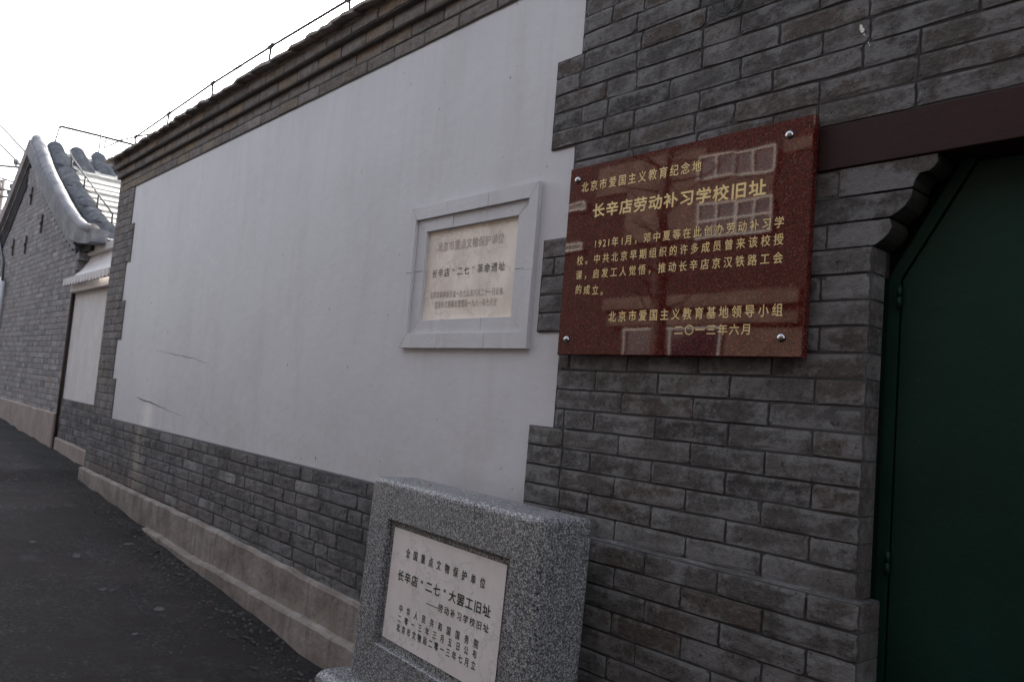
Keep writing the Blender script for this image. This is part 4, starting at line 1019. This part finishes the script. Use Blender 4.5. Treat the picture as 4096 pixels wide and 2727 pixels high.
# ======================================================= opposite side of the lane (seen only as reflections in the polished plaque)
fb = empty('opposite_building', (-10, -9.5, -1.2), 'ochre rendered building across the lane with white framed windows', 'building')
YF = -9.0
mb = MB(); mb.box(-26, 14, YF - 5, YF, -1.9, 6.6); mb.build('wall', M['facade_dark'], fb)
S_ = (2 + 9 - 0.037) / (2 - 0.037)
def rp(px, py):     # plaque pixel in the enlarged view -> point on the facade it mirrors
    x, z = pl(2200 + px / 1.4655, 430 + py / 1.4655, -0.037); return x * S_, z * S_
def panel(p, q, mat, name, dep=0.03, parent=fb):
    (xa_, za), (xb_, zb) = rp(*p), rp(*q)
    mb = MB(); mb.box(min(xa_, xb_), max(xa_, xb_), YF, YF + dep, min(za, zb), max(za, zb)); return mb.build(name, mat, parent)
panel((480, 330), (900, 760), M['facade'], 'render_panel')  # paler panels stand in for sunlit patches of the facade
panel((880, 410), (1320, 530), M['facade'], 'render_panel', 0.04)  # stands in for a sunlit patch
panel((300, 370), (480, 500), M['facade'], 'render_panel', 0.035)  # stands in for a sunlit patch
panel((1380, 200), (1560, 240), M['facade'], 'render_panel', 0.035)  # stands in for a sunlit patch
panel((340, 1130), (1480, 1150), M['facade'], 'string_course', 0.10)
panel((370, 1235), (1480, 1265), M['facade'], 'string_course', 0.12)
panel((1010, 1300), (1500, 1470), M['facade'], 'render_panel', 0.03)  # stands in for a sunlit patch
def window(p, q, cols, rows):
    (xa_, za), (xb_, zb) = rp(*p), rp(*q); xa_, xb_ = sorted((xa_, xb_)); za, zb = sorted((za, zb)); t = 0.032
    mb = MB(); mb.box(xa_, xb_, YF + .02, YF + .045, za, zb); wn = mb.build('window', M['glass'], fb)
    mb = MB(); y0, y1 = YF + .04, YF + .085
    mb.box(xa_, xb_, y0, y1, za - t, za); mb.box(xa_, xb_, y0, y1, zb, zb + t); mb.box(xa_ - t, xa_, y0, y1, za - t, zb + t); mb.box(xb_, xb_ + t, y0, y1, za - t, zb + t)
    for i in range(1, cols): x = xa_ + (xb_ - xa_) * i / cols; mb.box(x - t / 2, x + t / 2, y0, y1, za, zb)
    for i in range(1, rows): z = za + (zb - za) * i / rows; mb.box(xa_, xb_, y0 - .001, y1 - .001, z - t / 2, z + t / 2)
    mb.build('frame', M['window_white'], wn)
window((890, 585), (1095, 745), 2, 2); window((1125, 560), (1308, 720), 2, 2)
window((905, 315), (1095, 400), 2, 1); window((1115, 285), (1322, 370), 2, 1)
window((470, 1310), (1000, 1600), 2, 1)
window((105, 592), (222, 602), 1, 1); window((88, 820), (200, 830), 1, 1)
nh_ = empty('neighbour_house', (3, -6, -1.5), 'unseen dark block added across the lane to keep sky light off the gate wall', 'house')  # unseen block, added to cut sky light on the right
mb = MB(); mb.box(-2.4, 10, -9, -3.9, -1.9, 3.6); mb.build('wall', M['facade_dark'], nh_)  # body of the added unseen block
mb = MB(); mb.prism([(-2.6, 3.6), (10.2, 3.6), (10.2, 3.7), (3.8, 5.2), (-2.6, 3.7)], -9.2, -3.7); mb.build('roof', M['tile'], nh_)  # top of the added unseen block
tr = empty('bare_tree', (-8.5, -6.5, -1.4), 'leafless tree standing across the lane before the ochre building', 'tree')
tx, tz = rp(670, 700); fx = (2 + 6.5) / 11; tx *= fx
mb = MB(); mb.tube([(tx, -6.5, -1.7), (tx + .05, -6.5, 1.0), (tx, -6.5, 2.6), (tx + .1, -6.45, 3.9)], [.13, .11, .08, .04], 8); mb.build('trunk', M['bark'], tr, True)
mb = MB()
for i in range(46):
    a = R_.uniform(0, 2 * math.pi); z = R_.uniform(1.0, 3.6); l = R_.uniform(.5, 1.5); p = Vector((tx, -6.5, z)); d = Vector((math.cos(a), math.sin(a) * .7, R_.uniform(.2, 1))).normalized(); pts_ = [p]
    for j in range(5): d = (d + Vector([R_.uniform(-.4, .4) for _ in range(3)])).normalized(); pts_.append(pts_[-1] + d * l / 5)
    mb.tube(pts_, [.022, .018, .013, .009, .006, .004], 5)
mb.build('branches', M['bark'], tr, kind='stuff')

# ======================================================= grit, leaves and litter on the road
mb = MB()
for i in range(1300):
    x = -9.8 + 8.2 * R_.random() ** 0.8; y = -0.14 - abs(R_.gauss(0, 0.16)) if i % 3 else R_.uniform(-2.2, -0.15)
    if x < -8.05: y += 0.25
    s_ = R_.uniform(0.003, 0.008) * (1.4 if i % 9 == 0 else 1); z = roadz(x, y)
    v = [(x + s_ * R_.uniform(.6, 1.2) * math.cos(a), y + s_ * R_.uniform(.6, 1.2) * math.sin(a), z - .001) for a in (0, 1.57, 3.14, 4.71)] + [(x, y, z + s_ * .8)]
    mb.add(v, [(0, 1, 4), (1, 2, 4), (2, 3, 4), (3, 0, 4)])
for i in range(700):
    x = -9.6 + 7.0 * R_.random(); y = -0.12 - abs(R_.gauss(0, 0.10)) + (0.22 if x < -8.05 else 0); s_ = R_.uniform(0.006, 0.016); z = roadz(x, y)
    v = [(x + s_ * R_.uniform(.5, 1.2) * math.cos(a), y + s_ * R_.uniform(.5, 1.2) * math.sin(a), z - .002) for a in (0, 1.3, 2.7, 3.9, 5.2)] + [(x, y, z + s_ * .5)]
    mb.add(v, [(0, 1, 5), (1, 2, 5), (2, 3, 5), (3, 4, 5), (4, 0, 5)])
lit = MB()
for i in range(150):
    x = -9.4 + 6.6 * R_.random(); y = -0.13 - abs(R_.gauss(0, 0.13)) + (0.2 if x < -8.05 else 0); s_ = R_.uniform(0.008, 0.022); z = roadz(x, y) + 0.002; a0 = R_.uniform(0, 6.3)
    v = [(x + s_ * k_ * math.cos(a0 + a), y + s_ * k_ * math.sin(a0 + a), z + R_.uniform(0, s_ * .6)) for a, k_ in ((0, 1.3), (1.4, .5), (2.6, .8), (3.5, 1.2), (5.0, .5))]
    lit.add(v, [(0, 1, 2, 3, 4)])
o = lit.build('leaf_litter', simple('brown_litter', [(0.018, 0.012, 0.009), (0.05, 0.03, 0.02), (0.13, 0.09, 0.06)], 30, 0.9, 0), None); finish(o, 'dry brown leaf crumbs and dirt gathered along the foot of the wall', 'litter', kind='stuff')
o = mb.build('grit', M['grit'], None); finish(o, 'loose grit and small stones along the foot of the wall', 'gravel', kind='stuff')
def surv_road(px, py):
    d = Vector(((px - 2048) / 3186, (py - 1363.5) / 3186, 1.0)); w_ = CR * d.x + CD * d.y + CF; t = 1.0
    for _ in range(40): p = w_ * t; zr = roadz(p.x, p.y - 2); t = zr / w_.z
    return p.x, p.y - 2
for i, (px, py, lab) in enumerate([(90, 1833, 'orange dry leaf lying out on the road at the left'), (345, 1948, 'orange dry leaf at the left corner of the cement skirting'), (432, 2012, 'brown curled leaf at the foot of the wall'), (490, 2058, 'small leaf against the cement skirting'), (765, 2428, 'reddish dry leaf lying in the middle of the road')]):
    x, y = surv_road(px, py); z = roadz(x, y); s_ = 0.016; mb = MB()
    mb.add([(x - s_, y, z + .004), (x, y - s_ * .6, z + .008), (x + s_ * 1.1, y, z + .012), (x, y + s_ * .7, z + .006), (x, y, z + .003)], [(0, 1, 4), (1, 2, 4), (2, 3, 4), (3, 0, 4)])
    o = mb.build('dry_leaf', M['leaf'], None); finish(o, lab, 'leaf', 'dry leaves on the road')
mb = MB()
for px, py, s_ in [(30, 1733, .02), (110, 1732, .03), (213, 1792, .05), (117, 1902, .04), (229, 1894, .03), (265, 1965, .03), (280, 1983, .02), (293, 1879, .02), (310, 2224, .045), (362, 2292, .02), (410, 2358, .03), (450, 2360, .02), (540, 2536, .025), (640, 2435, .045), (130, 2167, .04), (310, 1905, .03), (515, 2175, .05)]:
    x, y = surv_road(px, py); z = roadz(x, y)
    mb.add([(x + s_ * math.cos(a) * R_.uniform(.4, 1.1), y + s_ * math.sin(a) * R_.uniform(.3, .9), roadz(x + s_ * math.cos(a) * .7, y + s_ * math.sin(a) * .6) + .0025) for a in [k2 * math.pi / 4 for k2 in range(8)]], [tuple(range(8))])
o = mb.build('road_spots', M['splash'] if False else simple('pale_spot', [(0.045, 0.042, 0.041), (0.07, 0.066, 0.064)], 30, 0.9, 0), None); finish(o, 'pale worn spots scattered on the asphalt', 'stain', kind='stuff')
mb = MB()
def crk(pp, w_):
    q = [surv_road(*p) for p in pp]; out = []
    for i in range(len(q) - 1):
        for j in range(8): t = j / 8; out.append((q[i][0] + (q[i + 1][0] - q[i][0]) * t + R_.uniform(-.008, .008), q[i][1] + (q[i + 1][1] - q[i][1]) * t + R_.uniform(-.008, .008)))
    v = []
    for (x, y) in out: ww = w_ * R_.uniform(.4, 1.2); v += [(x, y - ww, roadz(x, y - ww) + .003), (x, y + ww, roadz(x, y + ww) + .003)]
    mb.add(v, [(2 * i, 2 * i + 2, 2 * i + 3, 2 * i + 1) for i in range(len(out) - 1)])
crk([(530, 2330), (510, 2355), (545, 2400), (560, 2440), (600, 2470)], .006); crk([(200, 1913), (250, 1920), (310, 1916)], .012)
mb.build('road_cracks', M['crack'], None, kind='structure')

# ---------------------------------------------------------------- lift everything from eye-relative to ground-relative heights
for o in TOPS: o.location.z += ZO
